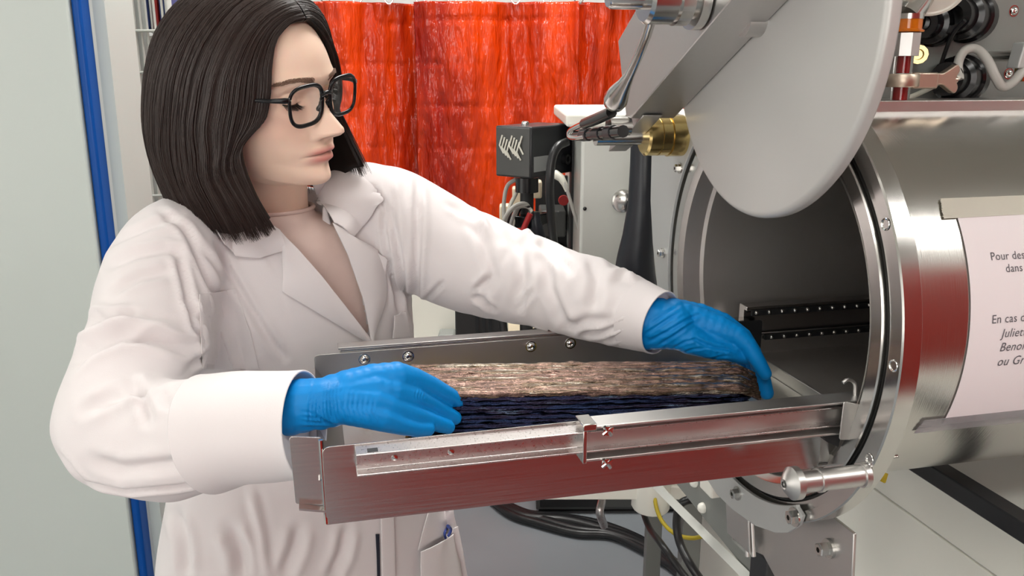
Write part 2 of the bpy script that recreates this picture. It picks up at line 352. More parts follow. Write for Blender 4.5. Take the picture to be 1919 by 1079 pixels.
# red PVC curtain, three overlapping sheets hung from a rail
YC = 2.90
ct = thing('strip_curtain', (P(900, 300, YC).x, YC, 0), 'glossy translucent red-orange curtain of overlapping sheets behind her', 'curtain')
zc1 = P(900, 3, YC).z
def sheet(u0, u1, dy, seed):
    xa, xb = P(u0, 200, YC).x, P(u1, 200, YC).x; nx, nz = 130, 190; vs = []; rnd = random.Random(seed)
    ph = [rnd.uniform(0, 6.28) for _ in range(8)]
    for j in range(nz + 1):
        z = 0.06 + (zc1 - 0.06) * j / nz
        for i in range(nx + 1):
            x = xa + (xb - xa) * i / nx
            f = (z / zc1) ** 2
            y = 0.026 * math.sin(x * 15 + ph[0] + 0.5 * math.sin(z * 1.3 + ph[1])) + 0.014 * math.sin(x * 34 + ph[2] + 0.8 * math.sin(z * 2.1)) * f + 0.006 * math.sin(x * 90 + ph[3]) * f
            y += 0.022 * noise.noise(Vector((x * 7 + seed, z * 2.4, 0))) + 0.012 * noise.noise(Vector((x * 22, z * 6, seed))) + 0.004 * noise.noise(Vector((x * 55, z * 22, seed)))
            for pz, amp in ((0.135, 0.0050),):
                d = ((z + .012 * noise.noise(Vector((x * 2, z * 2, seed)))) % pz) - pz / 2; y += amp * max(0, .3 + 1.6 * noise.noise(Vector((x * 3.1, int(z / pz) * 1.7, seed)))) * math.exp(-(d / 0.008) ** 2)          # fold creases from packing
            vs.append((x, YC + dy + y, z))
    fs = [(j * (nx + 1) + i, j * (nx + 1) + i + 1, (j + 1) * (nx + 1) + i + 1, (j + 1) * (nx + 1) + i) for j in range(nz) for i in range(nx)]
    return MB().add(vs, fs)
for u0, u1, dy, sd in ((540, 720, 0.0, 1), (690, 815, 0.05, 2), (780, 1080, 0.0, 3), (1050, 1330, 0.05, 4)):
    o = obj('curtain_sheet', sheet(u0, u1, dy, sd), 'red_pvc', ct, angle=180)
    so = o.modifiers.new('thick', 'SOLIDIFY'); so.thickness = 0.002
obj('rail', MB().cyl((P(520, 0, YC).x, YC + .02, zc1 + .045), (P(1400, 0, YC).x, YC + .02, zc1 + .045), 0.014), 'steel_plain', ct)
for k in range(14):
    x = P(560 + k * 58, 200, YC).x
    obj('hook', MB().tube([(x + .018 * math.cos(a), YC + .02, zc1 + .028 + .034 * math.sin(a)) for a in np.linspace(0, 6.283, 15)[:-1]], 0.0025, 6, closed=True), 'steel_mirror', ct)
# pale wall panel edge left of the curtain
def pbox(u0, v0, u1, v1, Y, depth, m, name, parent, bevel=0.002, fr=None, label=None):
    a = P(u0, v1, Y); b = P(u1, v0, Y)
    xa, xb = P(u0, (v0 + v1) / 2, Y).x, P(u1, (v0 + v1) / 2, Y).x
    return obj(name, MB().box((xa, Y, a.z), (xb, Y + depth, b.z)), m, parent, bevel=bevel, label=label)

# black instrument on its post in front of the curtain
bt = thing('instrument_box', (P(1000, 300, 1.75).x, 1.75, .7), 'small black metal instrument box on a post before the red curtain', 'instrument')
rb = 0.95
def BX(x, y, z):            # instrument frame: yawed so that its narrow left face and broad right face both show
    c = P(996, 280, 1.70); return Vector((c.x + x * math.cos(rb) - y * math.sin(rb), 1.70 + x * math.sin(rb) + y * math.cos(rb), z))
zt_, zb_ = P(996, 238, 1.7).z, P(996, 335, 1.7).z
obj('housing', MB().box((0, 0, zb_), (0.155, 0.088, zt_), BX), 'black_paint', bt, bevel=0.003)
obj('face_plate', MB().box((0.004, -0.003, 0), (0.0, 0.0, 0.0001), lambda x, y, z: BX(x, y, zb_ + z)) if False else MB().box((-0.0025, 0.003, zb_ + .003), (0, 0.085, zt_ - .003), BX), 'metal_darkgrey', bt, bevel=0.001)
mbw = MB()
for k in range(9):
    y0 = 0.02 + 0.006 * k; z0 = zt_ - .018 - .012 * ((k * 7) % 4) / 3
    mbw.tube([BX(-.004, y0, z0), BX(-.007, y0 + .005, z0 - .02), BX(-.004, y0 - .003, z0 - .036)], 0.0018, 6)
o = obj('white_wires', mbw, 'cable_white', bt)
obj('label_plate', MB().box((0.008, -0.0015, zb_ + .012), (0.085, 0.0, zb_ + .042), BX), 'label_silver', bt)
obj('port', MB().lathe([(0, 0), (0, .011), (.012, .011), (.012, .006), (.004, .005), (.004, 0)], BX(0.118, 0, zb_ + .03), BX(0, -1, 0) - BX(0, 0, 0), 16), 'black_plastic', bt)
obj('post', MB().cyl(BX(.05, .045, 0.71), BX(.05, .045, zb_), 0.014), 'black_matte', bt)
obj('clamp', MB().lathe([(0, 0), (0, .024), (.03, .024), (.03, 0)], BX(.05, .045, zb_ - .035), (0, 0, 1), 16), 'black_plastic', bt)
obj('clamp', MB().box((.01, .015, zb_ - .105), (.09, .07, zb_ - .08), BX), 'black_plastic', bt, bevel=.003)
obj('foot', MB().lathe([(0, 0), (0, .06), (.012, .055), (.014, .02), (.04, .018), (.04, 0)], BX(.05, .045, .7), (0, 0, 1), 20), 'black_matte', bt)
obj('top_knob', MB().lathe([(0, 0), (0, .008), (.006, .008), (.008, .005), (.008, 0)], BX(.05, .05, zt_), (0, 0, 1), 14), 'steel_mirror', bt)

# tall dark rack panel right of the instrument
t = thing('equipment_rack', (P(1050, 500, 1.86).x, 1.86, .7), 'open black equipment rack standing behind the instrument box', 'rack')
xa, xb = P(1068, 350, 1.84).x, P(1092, 350, 1.84).x
obj('side_panel', MB().box((xa, 1.80, 0.72), (xb, 1.86, P(1080, 222, 1.83).z)), 'black_matte', t, bevel=.002)
obj('back_panel', MB().box((P(1004, 350, 2.0).x, 2.00, 0.72), (xb, 2.02, P(1080, 330, 2.0).z)), 'black_matte', t)
for v, c in ((395, 'metal_darkgrey'), (470, 'black_plastic'), (545, 'metal_darkgrey')):
    obj('module', MB().box((P(1012, v, 1.9).x, 1.90, P(1000, v + 50, 1.9).z), (xa - .004, 2.0, P(1000, v, 1.9).z)), c, t, bevel=.004)
obj('red_button', MB().lathe([(0, 0), (0, .012), (.008, .011), (.008, 0)], P(1056, 375, 1.9), (0, -1, 0), 16), 'cable_red', t)
obj('foot', MB().box((P(1004, 350, 2.0).x, 1.80, .7), (xb, 2.02, 0.72)), 'black_matte', t)
# beige power blocks
for u0, v0, u1, v1, Y, lab in ((998, 340, 1016, 372, 1.90, 'small beige connector block right of the black instrument post'), (936, 385, 960, 440, 1.98, 'beige block behind the looped grey cables'), (960, 352, 984, 400, 2.0, 'beige upright block left of the black post')):
    a, b = P(u0, v1, Y), P(u1, v0, Y)
    tag(obj('connector_block', MB().box((a.x, Y, a.z), (b.x, Y + .04, b.z)), 'beige_plastic', bevel=.004), lab, 'block')
# cables round the instrument: each a thing
def cable(name, pts, r, m, label, group=None, n=8):
    return tag(obj(name, MB().tube(spline(pts, 8), r, n), m, angle=80), label, 'cable', group)
def pp(*a): return [P(u, v, Y) for u, v, Y in a]
cable('cable', pp((1062, 266, 1.66), (1045, 275, 1.64), (1034, 300, 1.63), (1030, 350, 1.63), (1034, 420, 1.66), (1042, 500, 1.72), (1040, 600, 1.78), (1035, 760, 1.85)), 0.0085, 'cable_black', 'thick black cable arching out of the instrument box and hanging down')
cable('cable', pp((1048, 328, 1.70), (1060, 348, 1.68), (1076, 400, 1.68), (1092, 450, 1.68), (1118, 500, 1.66), (1140, 560, 1.62)), 0.0035, 'cable_grey', 'thin straight grey cable slanting across the black rack and grey cabinet')
tag(obj('cable_plug', MB().tube(pp((1040, 326, 1.705), (1052, 334, 1.69), (1058, 345, 1.684), (1063, 358, 1.68)), [.009, .008, .006, .0045], 10), 'cable_white'), 'pale plug of the thin grey cable', 'plug')
cable('cable', pp((968, 335, 1.78), (950, 350, 1.78), (944, 390, 1.78), (950, 430, 1.76), (975, 455, 1.74)), 0.0042, 'cable_grey', 'outermost pale grey cable loop hanging left of the black post')
cable('cable', pp((974, 335, 1.80), (968, 360, 1.79), (956, 385, 1.78), (948, 420, 1.77), (960, 460, 1.75)), 0.0042, 'cable_white', 'inner whitish cable loop hanging left of the black post')
for k in range(6):
    cable('cable', pp((936 + 5 * k, 452, 1.72), (945 + 5 * k, 410 - 4 * (k % 3), 1.70 + .01 * k), (965 + 3 * k, 385 + 3 * (k % 2), 1.70 + .008 * k), (988 + 2 * k, 383 + 3 * k, 1.72), (992, 410 + 3 * k, 1.74), (972 + 4 * k, 445, 1.74), (950 + 6 * k, 480, 1.74)), 0.0036, ('cable_grey', 'cable_grey', 'cable_black', 'cable_grey', 'cable_white', 'cable_black')[k],
          ('leftmost grey cable of the tangle below the black instrument box', 'second grey cable of the tangle below the black instrument box', 'left black cable of the tangle below the instrument box', 'rightmost grey cable of the tangle below the instrument box', 'whitish cable of the tangle below the instrument box', 'right black cable of the tangle below the instrument box')[k], 'tangled cables below the instrument box')
cable('cable', pp((994, 400, 1.70), (985, 420, 1.70), (975, 445, 1.70), (968, 480, 1.71)), 0.006, 'cable_red', 'short dark red hose below the cable tangle')
cable('cable', pp((1000, 400, 1.74), (1006, 430, 1.73), (1015, 470, 1.74), (1010, 540, 1.76)), 0.013, 'hose_navy', 'navy hose right of the dark red hose')

# grey cabinet behind the chamber, with round cap and navy hose
t = thing('grey_cabinet', (P(1150, 500, 1.60).x, 1.62, .7), 'pale grey steel cabinet with a round cap behind the chamber flange', 'cabinet')
zt2 = P(1100, 238, 1.62).z
obj('body', MB().box((P(1088, 350, 1.62).x, 1.62, 0.70), (P(1330, 350, 1.62).x, 2.1, zt2)), 'cabinet_grey', t, bevel=.006, segs=3)
obj('top_cover', MB().box((P(1062, 216, 1.60).x, 1.62, zt2), (P(1330, 216, 1.62).x, 2.1, zt2 + .025)), 'paint_white', t, bevel=.006, segs=3)
c = P(1168, 376, 1.62)
cp = obj('round_cap', MB().lathe([(0, 0), (0, .022), (.012, .021), (.016, .015), (.016, 0)], c, (-.25, -1, 0), 24), 'steel_plain', t)
for k in range(3):
    a = 0.5 + k * 2.1
    obj('stud', MB().cyl(c + Vector((.011 * math.cos(a), -.014, .011 * math.sin(a))), c + Vector((.011 * math.cos(a) - .003, -.022, .011 * math.sin(a))), .003, n=10), 'steel_mirror', cp)
obj('latch', MB().box((P(1178, 430, 1.62).x, 1.612, P(1178, 440, 1.62).z), (P(1184, 430, 1.62).x, 1.62, P(1178, 424, 1.62).z)), 'steel_plain', t)
obj('screw', MB().ball(P(1096, 391, 1.62), .004, 10), 'black_plastic', t)
mb = MB(); L = [(1205, 230, 22), (1204, 300, 23), (1201, 380, 25), (1196, 440, 30), (1190, 500, 38), (1196, 560, 40), (1200, 640, 36)]
tag(obj('hose', MB().tube(spline([P(u, v, 1.47) for u, v, r in L], 8), [r * 1.47 / FPX for r in np.interp(np.linspace(0, 6, 49), range(7), [l[2] for l in L])], 18), 'hose_navy', angle=80), 'wide dark navy hose hanging between grey cabinet and chamber flange', 'hose')

# bench behind the tray that carries the instrument, rack and cabinet
BT = 0.70
t = thing('lab_bench', (P(980, 900, 1.88).x, 1.88, 0), 'pale bench behind the tray carrying the black instrument and grey cabinet', 'bench')
xl, xr = P(660, 900, 1.7).x, P(1335, 700, 1.7).x
obj('worktop', MB().box((xl, 1.60, BT - .03), (xr, 2.12, BT)), 'paint_white', t, bevel=.003)
for x in (xl + .02, xr - .06):
    for y in (1.63, 2.06): obj('leg', MB().box((x, y, 0), (x + .04, y + .04, BT - .03)), 'metal_grey', t, bevel=.002)
obj('backboard', MB().box((P(760, 620, 2.09).x, 2.085, BT), (P(1062, 620, 2.09).x, 2.10, P(850, 500, 2.09).z)), 'paint_white', t, bevel=.002)
obj('raised_shelf', MB().box((P(952, 620, 1.9).x, 1.90, P(960, 640, 1.9).z - .02), (P(1062, 620, 1.9).x, 2.08, P(960, 628, 1.9).z)), 'beige_plastic', t, bevel=.002)
obj('shelf_leg', MB().box((P(1050, 620, 1.9).x, 1.92, BT), (P(1058, 620, 1.9).x, 1.95, P(960, 640, 1.9).z - .02)), 'metal_grey', t)
t = thing('control_unit', (P(900, 620, 1.8).x, 1.8, BT), 'black control unit with slots standing under her outstretched arm', 'device')
a, b = P(855, 720, 1.80), P(946, 575, 1.80)
obj('housing', MB().box((a.x, 1.80, BT + .02), (b.x, 1.89, b.z)), 'black_matte', t, bevel=.003)
for k in range(3): obj('slot', MB().box((a.x + .045 + .014 * k, 1.797, b.z - .07), (a.x + .052 + .014 * k, 1.80, b.z - .012)), 'black_plastic', t)
obj('base', MB().box((a.x - .005, 1.79, BT), (b.x, 1.89, BT + .02)), 'black_matte', t)
obj('knob', MB().lathe([(0, 0), (0, .006), (.012, .005), (.012, 0)], P(915, 632, 1.8), (0, -1, 0), 12), 'steel_plain', t)
cable('cable', pp((946, 552, 1.76), (943, 600, 1.76), (947, 640, 1.76), (952, 740, 1.77)), 0.008, 'cable_black', 'black cable hanging right of the black control unit')
tag(obj('adapter', MB().box((P(820, 640, 2.0).x, 2.0, BT), (P(852, 640, 2.0).x, 2.06, P(820, 628, 2.0).z)), 'metal_grey', bevel=.006), 'small grey box left of the black control unit', 'box')

# floor-level clutter below the tray
t = thing('pump_cabinet', (P(1150, 950, 2.3).x, 2.3, 0), 'dark grey low cabinet on the floor behind the black cables', 'cabinet')
xa, xb = PF(960, 955).x, PF(1250, 955).x
yb = PF(1000, 962).y
obj('body', MB().box((P(1005, 940, yb).x, yb, .015), (P(1300, 940, yb).x, yb + .13, .62)), 'metal_darkgrey', t, bevel=.004)
obj('door', MB().box((P(1012, 940, yb).x, yb - .012, .03), (P(1120, 940, yb).x, yb, .60)), 'black_matte', t, bevel=.003)
obj('door', MB().box((P(1124, 940, yb).x, yb - .012, .03), (P(1236, 940, yb).x, yb, .60)), 'metal_darkgrey', t, bevel=.003)
obj('base', MB().box((P(1010, 940, yb).x, yb + .02, 0), (P(1290, 940, yb).x, yb + .12, .015)), 'black_matte', t)
def fpts(*a, z=0.02): return [PF(u, v, z) for u, v in a]
for k, (off, r) in enumerate(((0, .020), (7, .018), (-8, .016), (13, .014))):
    cable('cable', fpts((880, 905 + off), (930, 940 + off), (985, 968 + off * .8), (1060, 975 + off * .6), (1130, 992 + off), (1200, 1018 + off * .8), (1262, 1060 + off), (1310, 1110 + off), (1350, 1180)) if k % 2 == 0 else
          fpts((900, 900 + off), (950, 946 + off), (1010, 962 + off * 1.4), (1080, 985 + off), (1150, 1000 + off * .3), (1230, 1030 + off), (1300, 1092), (1360, 1170)), r, 'cable_black',
          ('second thick black cable from the front curving over the grey floor', 'foremost thick black cable curving over the grey floor under the tray', 'rearmost black cable of the bundle on the grey floor', 'thinnest black cable of the bundle on the grey floor')[k], 'black floor cables', n=12)
cable('cable', pp((1178, 890, 1.75), (1196, 930, 1.7), (1215, 985, 1.6), (1240, 1020, 1.5), (1280, 1075, 1.45), (1320, 1120, 1.4)), 0.007, 'cable_black', 'black cable hanging beside the white junction box')
cable('cable', pp((1228, 895, 1.60), (1228, 940, 1.58), (1240, 975, 1.56), (1265, 1000, 1.52), (1295, 1008, 1.46), (1320, 1004, 1.42)), 0.0042, 'cable_yellow', 'thin yellow cable curving below the white junction box')
cable('cable', pp((1305, 936, 1.44), (1285, 938, 1.44), (1272, 950, 1.44), (1268, 985, 1.42), (1275, 1020, 1.4), (1295, 1060, 1.36), (1330, 1110, 1.34)), 0.008, 'cable_black', 'black cable with a moulded plug hanging by the grey side plate')
t = thing('junction_box', P(1215, 930, 1.62), 'white plastic junction box hanging under the chamber by the yellow cable', 'box')
obj('housing', MB().lathe([(0, 0), (0, .036), (.006, .040), (.085, .040), (.085, 0)], P(1218, 952, 1.62), (0.05, 0, 1), 20), 'paint_white', t)
obj('strap', MB().tube(pp((1232, 905, 1.58), (1248, 925, 1.56), (1268, 948, 1.54)), .008, 8, flat=.4), 'paint_white', t)
obj('bracket', MB().box((P(1195, 880, 1.62).x, 1.60, P(1218, 902, 1.62).z), (P(1245, 880, 1.62).x, 1.66, M(0, 0, -.226).z - .01)), 'metal_grey', t)
cable('hose', pp((1123, 915, 1.9), (1128, 935, 1.88), (1124, 960, 1.86), (1132, 985, 1.9)), 0.010, 'steel_zinc', 'short corrugated metal hose hanging before the dark low cabinet')

# ================================================================ VACUUM CHAMBER
ch = thing('vacuum_chamber', M(0.3, 0, -0.6), 'large horizontal stainless steel vacuum chamber with open round port and raised lid', 'vacuum chamber')
ch.location.z = 0
RT = 0.226
A0, AXV = M(0, 0, 0), EA
obj('barrel', MB().lathe([(0.022, RT), (1.6, RT), (1.6, 0.0)], A0, AXV, 160), 'steel_tube', ch)
obj('liner', MB().lathe([(0.004, 0.2175), (0.03, 0.2165), (0.034, 0.212), (1.55, 0.212), (1.55, 0)], A0, AXV, 120, ), 'bore_steel', ch, fix=False)
fl = obj('flange', MB().lathe([(0.022, .222), (0.022, .2700), (0.0205, .2715), (0.0015, .2715), (0.0, .2700), (0, .2585), (0.004, .2575), (0.004, .2478), (0.0095, .2478), (0.0095, .2435), (0.0005, .2430), (-0.001, .2420), (-0.001, .2268), (0.0005, .2255), (0.006, .2180), (0.022, .2178)], A0, AXV, 180, closed=True), 'steel_plain', ch, angle=25)
obj('o_ring', MB().lathe([(0.0088 + .0024 * math.sin(a), .2456 + .0024 * math.cos(a)) for a in np.linspace(0, 6.2832, 11)[:-1]], A0, AXV, 120, closed=True), 'rubber_black', ch)
# bolts and sockets on the flange
def fring(ang, r): return (r * math.cos(ang), r * math.sin(ang))
for u, v in ((1660, 420), (1675, 685), (1630, 860)):
    q = onS(u, v, 0)
    sb = obj('socket', MB().lathe([(-0.0006, .0062), (-0.0012, .0058), (-0.0006, .0045), (0.006, .0040), (0.006, 0)], M(0, q.y, q.z), AXV, 18), 'steel_mirror', ch, fix=False)
# crescent hinge plate on the far side, down to the rounded lobe
pl = [onS(u, v, -.004) for u, v in ((1290, 220), (1256, 204), (1232, 232), (1223, 290), (1221, 376), (1225, 454), (1234, 540), (1250, 640), (1270, 740), (1290, 820), (1322, 890))]
pl2 = [onS(u, v, -.004) for u, v in ((1345, 925), (1375, 955), (1418, 985), (1455, 998), (1478, 998), (1500, 984), (1506, 966), (1496, 950))]
outer = [(q.y, q.z) for q in pl + pl2]
a0 = math.atan2(outer[-1][1], outer[-1][0]); a1 = math.atan2(outer[0][1], outer[0][0])
if a0 < 0: a0 += 0
angs = np.linspace(a0, a0 + ((a1 - a0) % (2 * math.pi)) if False else a1, 40)
inner = []
aa = math.atan2(outer[-1][1], outer[-1][0]); ab = math.atan2(outer[0][1], outer[0][0])
for t_ in np.linspace(0, 1, 48):
    a_ = aa + (ab - aa) * t_; inner.append((.2505 * math.cos(a_), .2505 * math.sin(a_)))
poly = outer + inner
obj('hinge_plate', MB().prism(poly, lambda a, b, t: M(-.006 + .005 * t, a, b)), 'plate_grey', ch, bevel=.0008)
for u, v, r in ((1275, 315, .0052), (1243, 474, .0052), (1383, 924, .0062), (1490, 968, .0075)):
    q = onS(u, v, -.006); hexbolt('bolt', M(-.006, q.y, q.z), -AXV, r, .009, ch)
# rubber gap line round the port (dark)
# guide rod on the near side
q = onS(1622, 889, 0)
rod = obj('guide_rod', MB().lathe([(0.0, 0), (0, .0128), (-.006, .0128), (-.006, .0110), (-.050, .0110), (-.050, .0122), (-.054, .0122), (-.054, .0108), (-.076, .0106), (-.076, .0165), (-.083, .0165), (-.089, .0095), (-.091, .005), (-.089, 0)], M(0, q.y, q.z), AXV, 32), 'steel_satin', ch, angle=30)
obj('socket_head', MB().lathe([(-.0905, .0035), (-.092, .0032), (-.086, .0030), (-.086, 0)], M(0, q.y, q.z), AXV, 6), 'metal_darkgrey', rod)
qq = onS(1642, 897, .03)
obj('tag', MB().prism([(0, 0), (.010, -.006), (.012, .004), (.004, .008)], lambda a, b, t: M(.03 + .002 * t + a, qq.y - .0 * a, qq.z + b)), 'cable_yellow', ch)
hexbolt('bolt', M(.05, -.2, -.105) , Vector(M(0, -1, -.5) - M(0, 0, 0)), .004, .006, ch)
# slide rails inside the far wall of the bore, with ball races
ir = obj('inner_rail', MB().prism([(.172, -.058), (.150, -.058), (.150, -.064), (.158, -.064), (.158, -.102), (.150, -.102), (.150, -.108), (.172, -.108)], lambda a, b, t: M(.075 + 1.1 * t, a, b)), 'steel_sheet', ch, bevel=.0006)
obj('ball_race', MB().box((.082, .146, -.071), (1.1, .151, -.0635), M), 'black_matte', ch)
obj('ball_race', MB().box((.105, .146, -.1085), (1.1, .151, -.101), M), 'black_matte', ch)
bl = MB().ball((0, 0, 0), .0032, 10)
def balls(w, s0, n):
    first = None
    for k in range(n):
        mb = MB().add([v + M(s0 + .0205 * k, .1455, w) for v in bl.v], bl.f)
        if first is None: first = obj('bearing_ball', mb, 'steel_mirror', ch, angle=180)
        else:
            c_ = first.copy(); COL.objects.link(c_); c_.parent = ch; c_.location = EA * (.0205 * k)
balls(-.0665, .088, 24); balls(-.1045, .115, 22)
obj('catch_plate', MB().prism(round_poly([(.045, -.130), (.099, -.130), (.099, -.078), (.045, -.078)], .005), lambda a, b, t: M(a, .146 + .002 * t, b)), 'black_matte', ch)
obj('floor_plate', MB().box((.10, -.17, -.137), (1.4, .165, -.134), M), 'bore_steel', ch)
# lower bracket and stand
bq = [onS(u, v, .03) for u, v in ((1405, 970), (1480, 972), (1560, 968), (1600, 1000), (1596, 1090), (1590, 1190), (1510, 1190), (1430, 1040), (1405, 1030))]
obj('support_bracket', MB().prism([(q.y, q.z) for q in bq], lambda a, b, t: M(.03 + .004 * t, a, b)), 'steel_satin', ch, bevel=.001)
for u, w_ in ((1397, 'steel_satin'), (1408, 'steel_satin')):
    q0, q1 = onS(u, 968, .02), onS(u + 4, 1042, .02)
    obj('rib', MB().tube([M(.02, q0.y, q0.z), M(.02, q1.y, q1.z)], .0035, 10), w_, ch)
q = onS(1556, 1027, .03); hexbolt('bolt', M(.03, q.y, q.z), -AXV, .0075, .016, ch)
sq = [onS(u, v, .012) for u, v in ((1358, 900), (1400, 930), (1404, 1038), (1362, 998))]
obj('side_bracket', MB().prism([(q.y, q.z) for q in sq], lambda a, b, t: M(.012 + .003 * t, a, b)), 'steel_satin', ch, bevel=.001)
q = onS(1440, 1045, .06)
obj('stand_leg', MB().box((.045, q.y - .022, -MC.z), (.09, q.y + .022, q.z + .01), M), 'black_paint', ch, bevel=.002)
obj('stand_leg', MB().box((.9, -.2, -MC.z), (.95, -.15, -.15), M), 'black_paint', ch, bevel=.002)
obj('stand_leg', MB().box((.9, .15, -MC.z), (.95, .2, -.15), M), 'black_paint', ch, bevel=.002)
# black beam under the barrel
q0 = onS(1790, 872, .26); q1 = onS(1935, 952, .26)
bm = MB(); d_ = Vector((q1.y - q0.y, 0, 0))
obj('frame_beam', MB().box((.262, -.46, -.268), (.29, .22, -.243), M), 'black_paint', ch, bevel=.002)
obj('frame_beam', MB().box((.1, .15, -.268), (.95, .18, -.243), M), 'black_paint', ch, bevel=.002)

# lid and swing arm
lc = (-.039, .323); RL = .215
obj('lid', MB().lathe([(-.040, 0), (-.040, RL - .007), (-.0392, RL - .0038), (-.0372, RL - .0013), (-.0345, RL), (-.027, RL), (-.0245, RL - .002), (-.024, RL - .005), (-.024, 0)], M(0, lc[0], lc[1]), AXV, 180), 'lid_satin', ch, angle=35)
obj('hub', MB().lathe([(-.06, 0), (-.06, .018), (-.039, .018), (-.039, 0)], M(0, lc[0], lc[1]), AXV, 40), 'steel_satin', ch)
F = -.104; K = -.0415
ap = [onS(u, v, F) for u, v in ((1182, 222), (1173, 218), (1158, 77), (1205, -5), (1325, -175), (1530, -190))]
arm = obj('swing_arm', MB().prism([(q.y, q.z) for q in ap], lambda a, b, t: M(F + (K - F) * t, a, b)), 'steel_satin', ch, bevel=.0012)
tp = [onS(u, v, F + .012) for u, v in ((1206, 216), (1165, 262), (1140, 284), (1152, 240), (1180, 205))]
obj('arm_tongue', MB().prism([(q.y, q.z) for q in tp], lambda a, b, t: M(F + .012 + .028 * t, a, b)), 'steel_satin', ch, bevel=.001)
ph, pw = .223, .181
obj('pivot_shaft', MB().lathe([(-.135, 0), (-.135, .012), (-.03, .012), (-.03, 0)], M(0, ph, pw), AXV, 24), 'steel_plain', ch)
obj('pivot_boss', MB().lathe([(-.064, 0), (-.064, .024), (-.061, .0275), (-.046, .0275), (-.0455, .0262), (-.0435, .0262), (-.043, .0275), (-.030, .0275), (-.0295, .0262), (-.028, .0262), (-.0275, .029), (-.006, .029), (-.006, 0)], M(0, ph, pw), AXV, 40), 'brass', ch, angle=30)
# clamp collar with the ball lever
q = onS(1272, -6, -.13); ch_, cw = q.y, q.z
col = obj('clamp_collar', MB().lathe([(-.170, 0), (-.170, .026), (-.166, .029), (-.140, .029), (-.140, .0265), (-.136, .0265), (-.136, .030), (-.122, .030), (-.122, .024), (-.116, .024), (-.116, .034), (-.106, .034), (-.106, 0)], M(0, ch_, cw), AXV, 40), 'steel_plain', ch, angle=30)
q = onS(1180, 2, -.16)
obj('shaft_end', MB().lathe([(-.21, 0), (-.21, .012), (-.207, .014), (-.165, .014), (-.165, 0)], M(0, ch_, cw), AXV, 24), 'steel_plain', ch)
pts = [(1222, 32), (1212, 66), (1196, 106), (1180, 140), (1170, 158), (1160, 174), (1154, 186), (1150, 196), (1148, 202)]
rr = [6.5, 6.3, 6.3, 7.0, 10, 15, 18, 15, 4]
lv = obj('lever', MB().tube([M(-.150, *onS(u, v, -.150)[1:]) for u, v in pts], [r * 1.38 / FPX for r in rr], 20), 'steel_plain', ch, angle=60)
sq_ = onS(1236, 27, -.15)
obj('lever_boss', MB().box((-.166, -.011, -.010), (-.140, .011, .010), lambda s, a, b: M(s, sq_.y + a, sq_.z + b)), 'steel_plain', col, bevel=.002)
# black jointed latch by the pivot
lt = obj('latch_link', MB().tube([M(-.15, *onS(u, v, -.15)[1:]) for u, v in ((1146, 210), (1120, 222), (1095, 232))], [.0075, .008, .0075], 10), 'black_plastic', ch)
obj('latch_link', MB().tube([M(-.14, *onS(u, v, -.14)[1:]) for u, v in ((1168, 246), (1140, 249), (1112, 252), (1080, 254))], [.008, .008, .0078, .0075], 10), 'black_plastic', ch)
obj('latch_wire', MB().tube(spline([M(-.145, *onS(u, v, -.145)[1:]) for u, v in ((1100, 229), (1080, 238), (1068, 246), (1068, 256), (1080, 258), (1096, 255))], 5), .0042, 10), 'steel_mirror', ch)
for u in (1100, 1124, 1146): obj('latch_sleeve', MB().tube([M(-.14, *onS(u - 7, 253 - (u - 1100) * .1, -.14)[1:]), M(-.14, *onS(u + 5, 252 - (u - 1100) * .1, -.14)[1:])], .0092, 12), 'black_paint', ch)
obj('latch_base', MB().lathe([(0, 0), (0, .013), (.03, .013), (.03, 0)], M(-.13, *onS(1140, 236, -.13)[1:]), AXV, 18), 'steel_plain', ch)

# top: ledge and feedthrough plate
obj('top_rail', MB().box((.015, -.035, .221), (1.5, .06, .236), M), 'steel_satin', ch, bevel=.001)
fp = thing('feedthrough_panel', M(.3, .1, .236), 'grey panel of black cable glands standing on top of the chamber', 'panel')
obj('plate', MB().box((.02, .075, .232), (1.5, .081, .62), M), 'metal_grey', fp, bevel=.001)
def conn(u, v, r, depth, m='black_plastic', h0=.075):
    q = onH(u, v, h0 - depth * .5); c = M(q.x, h0, q.z); k = depth
    return obj('cable_gland', MB().lathe([(0, 0), (0, r * 1.12), (k * .25, r * 1.12), (k * .28, r), (k * .62, r), (k * .66, r * .78), (k * .72, r * .80), (k, r * .74), (k, r * .42), (k * .6, r * .38), (k * .6, 0)], c, -EH * .55 - EA * .85, 28), m, fp, angle=30)
conn(1862, 30, .029, .075); conn(1848, 148, .028, .075); conn(1790, 44, .025, .06)
conn(1748, 40, .021, .045)
q = onH(1733, 102, .06); obj('nut', MB().lathe([(0, 0), (0, .012), (.018, .012), (.018, .007), (.010, .006), (.010, 0)], M(q.x, .075, q.z), -EH * .8 - EA * .5, 12), 'brass', fp)
for u, v in ((1905, 20), (1895, 138)):
    q = onH(u, v, .07); domescrew(M(q.x, .075, q.z), -EH, .006, fp)
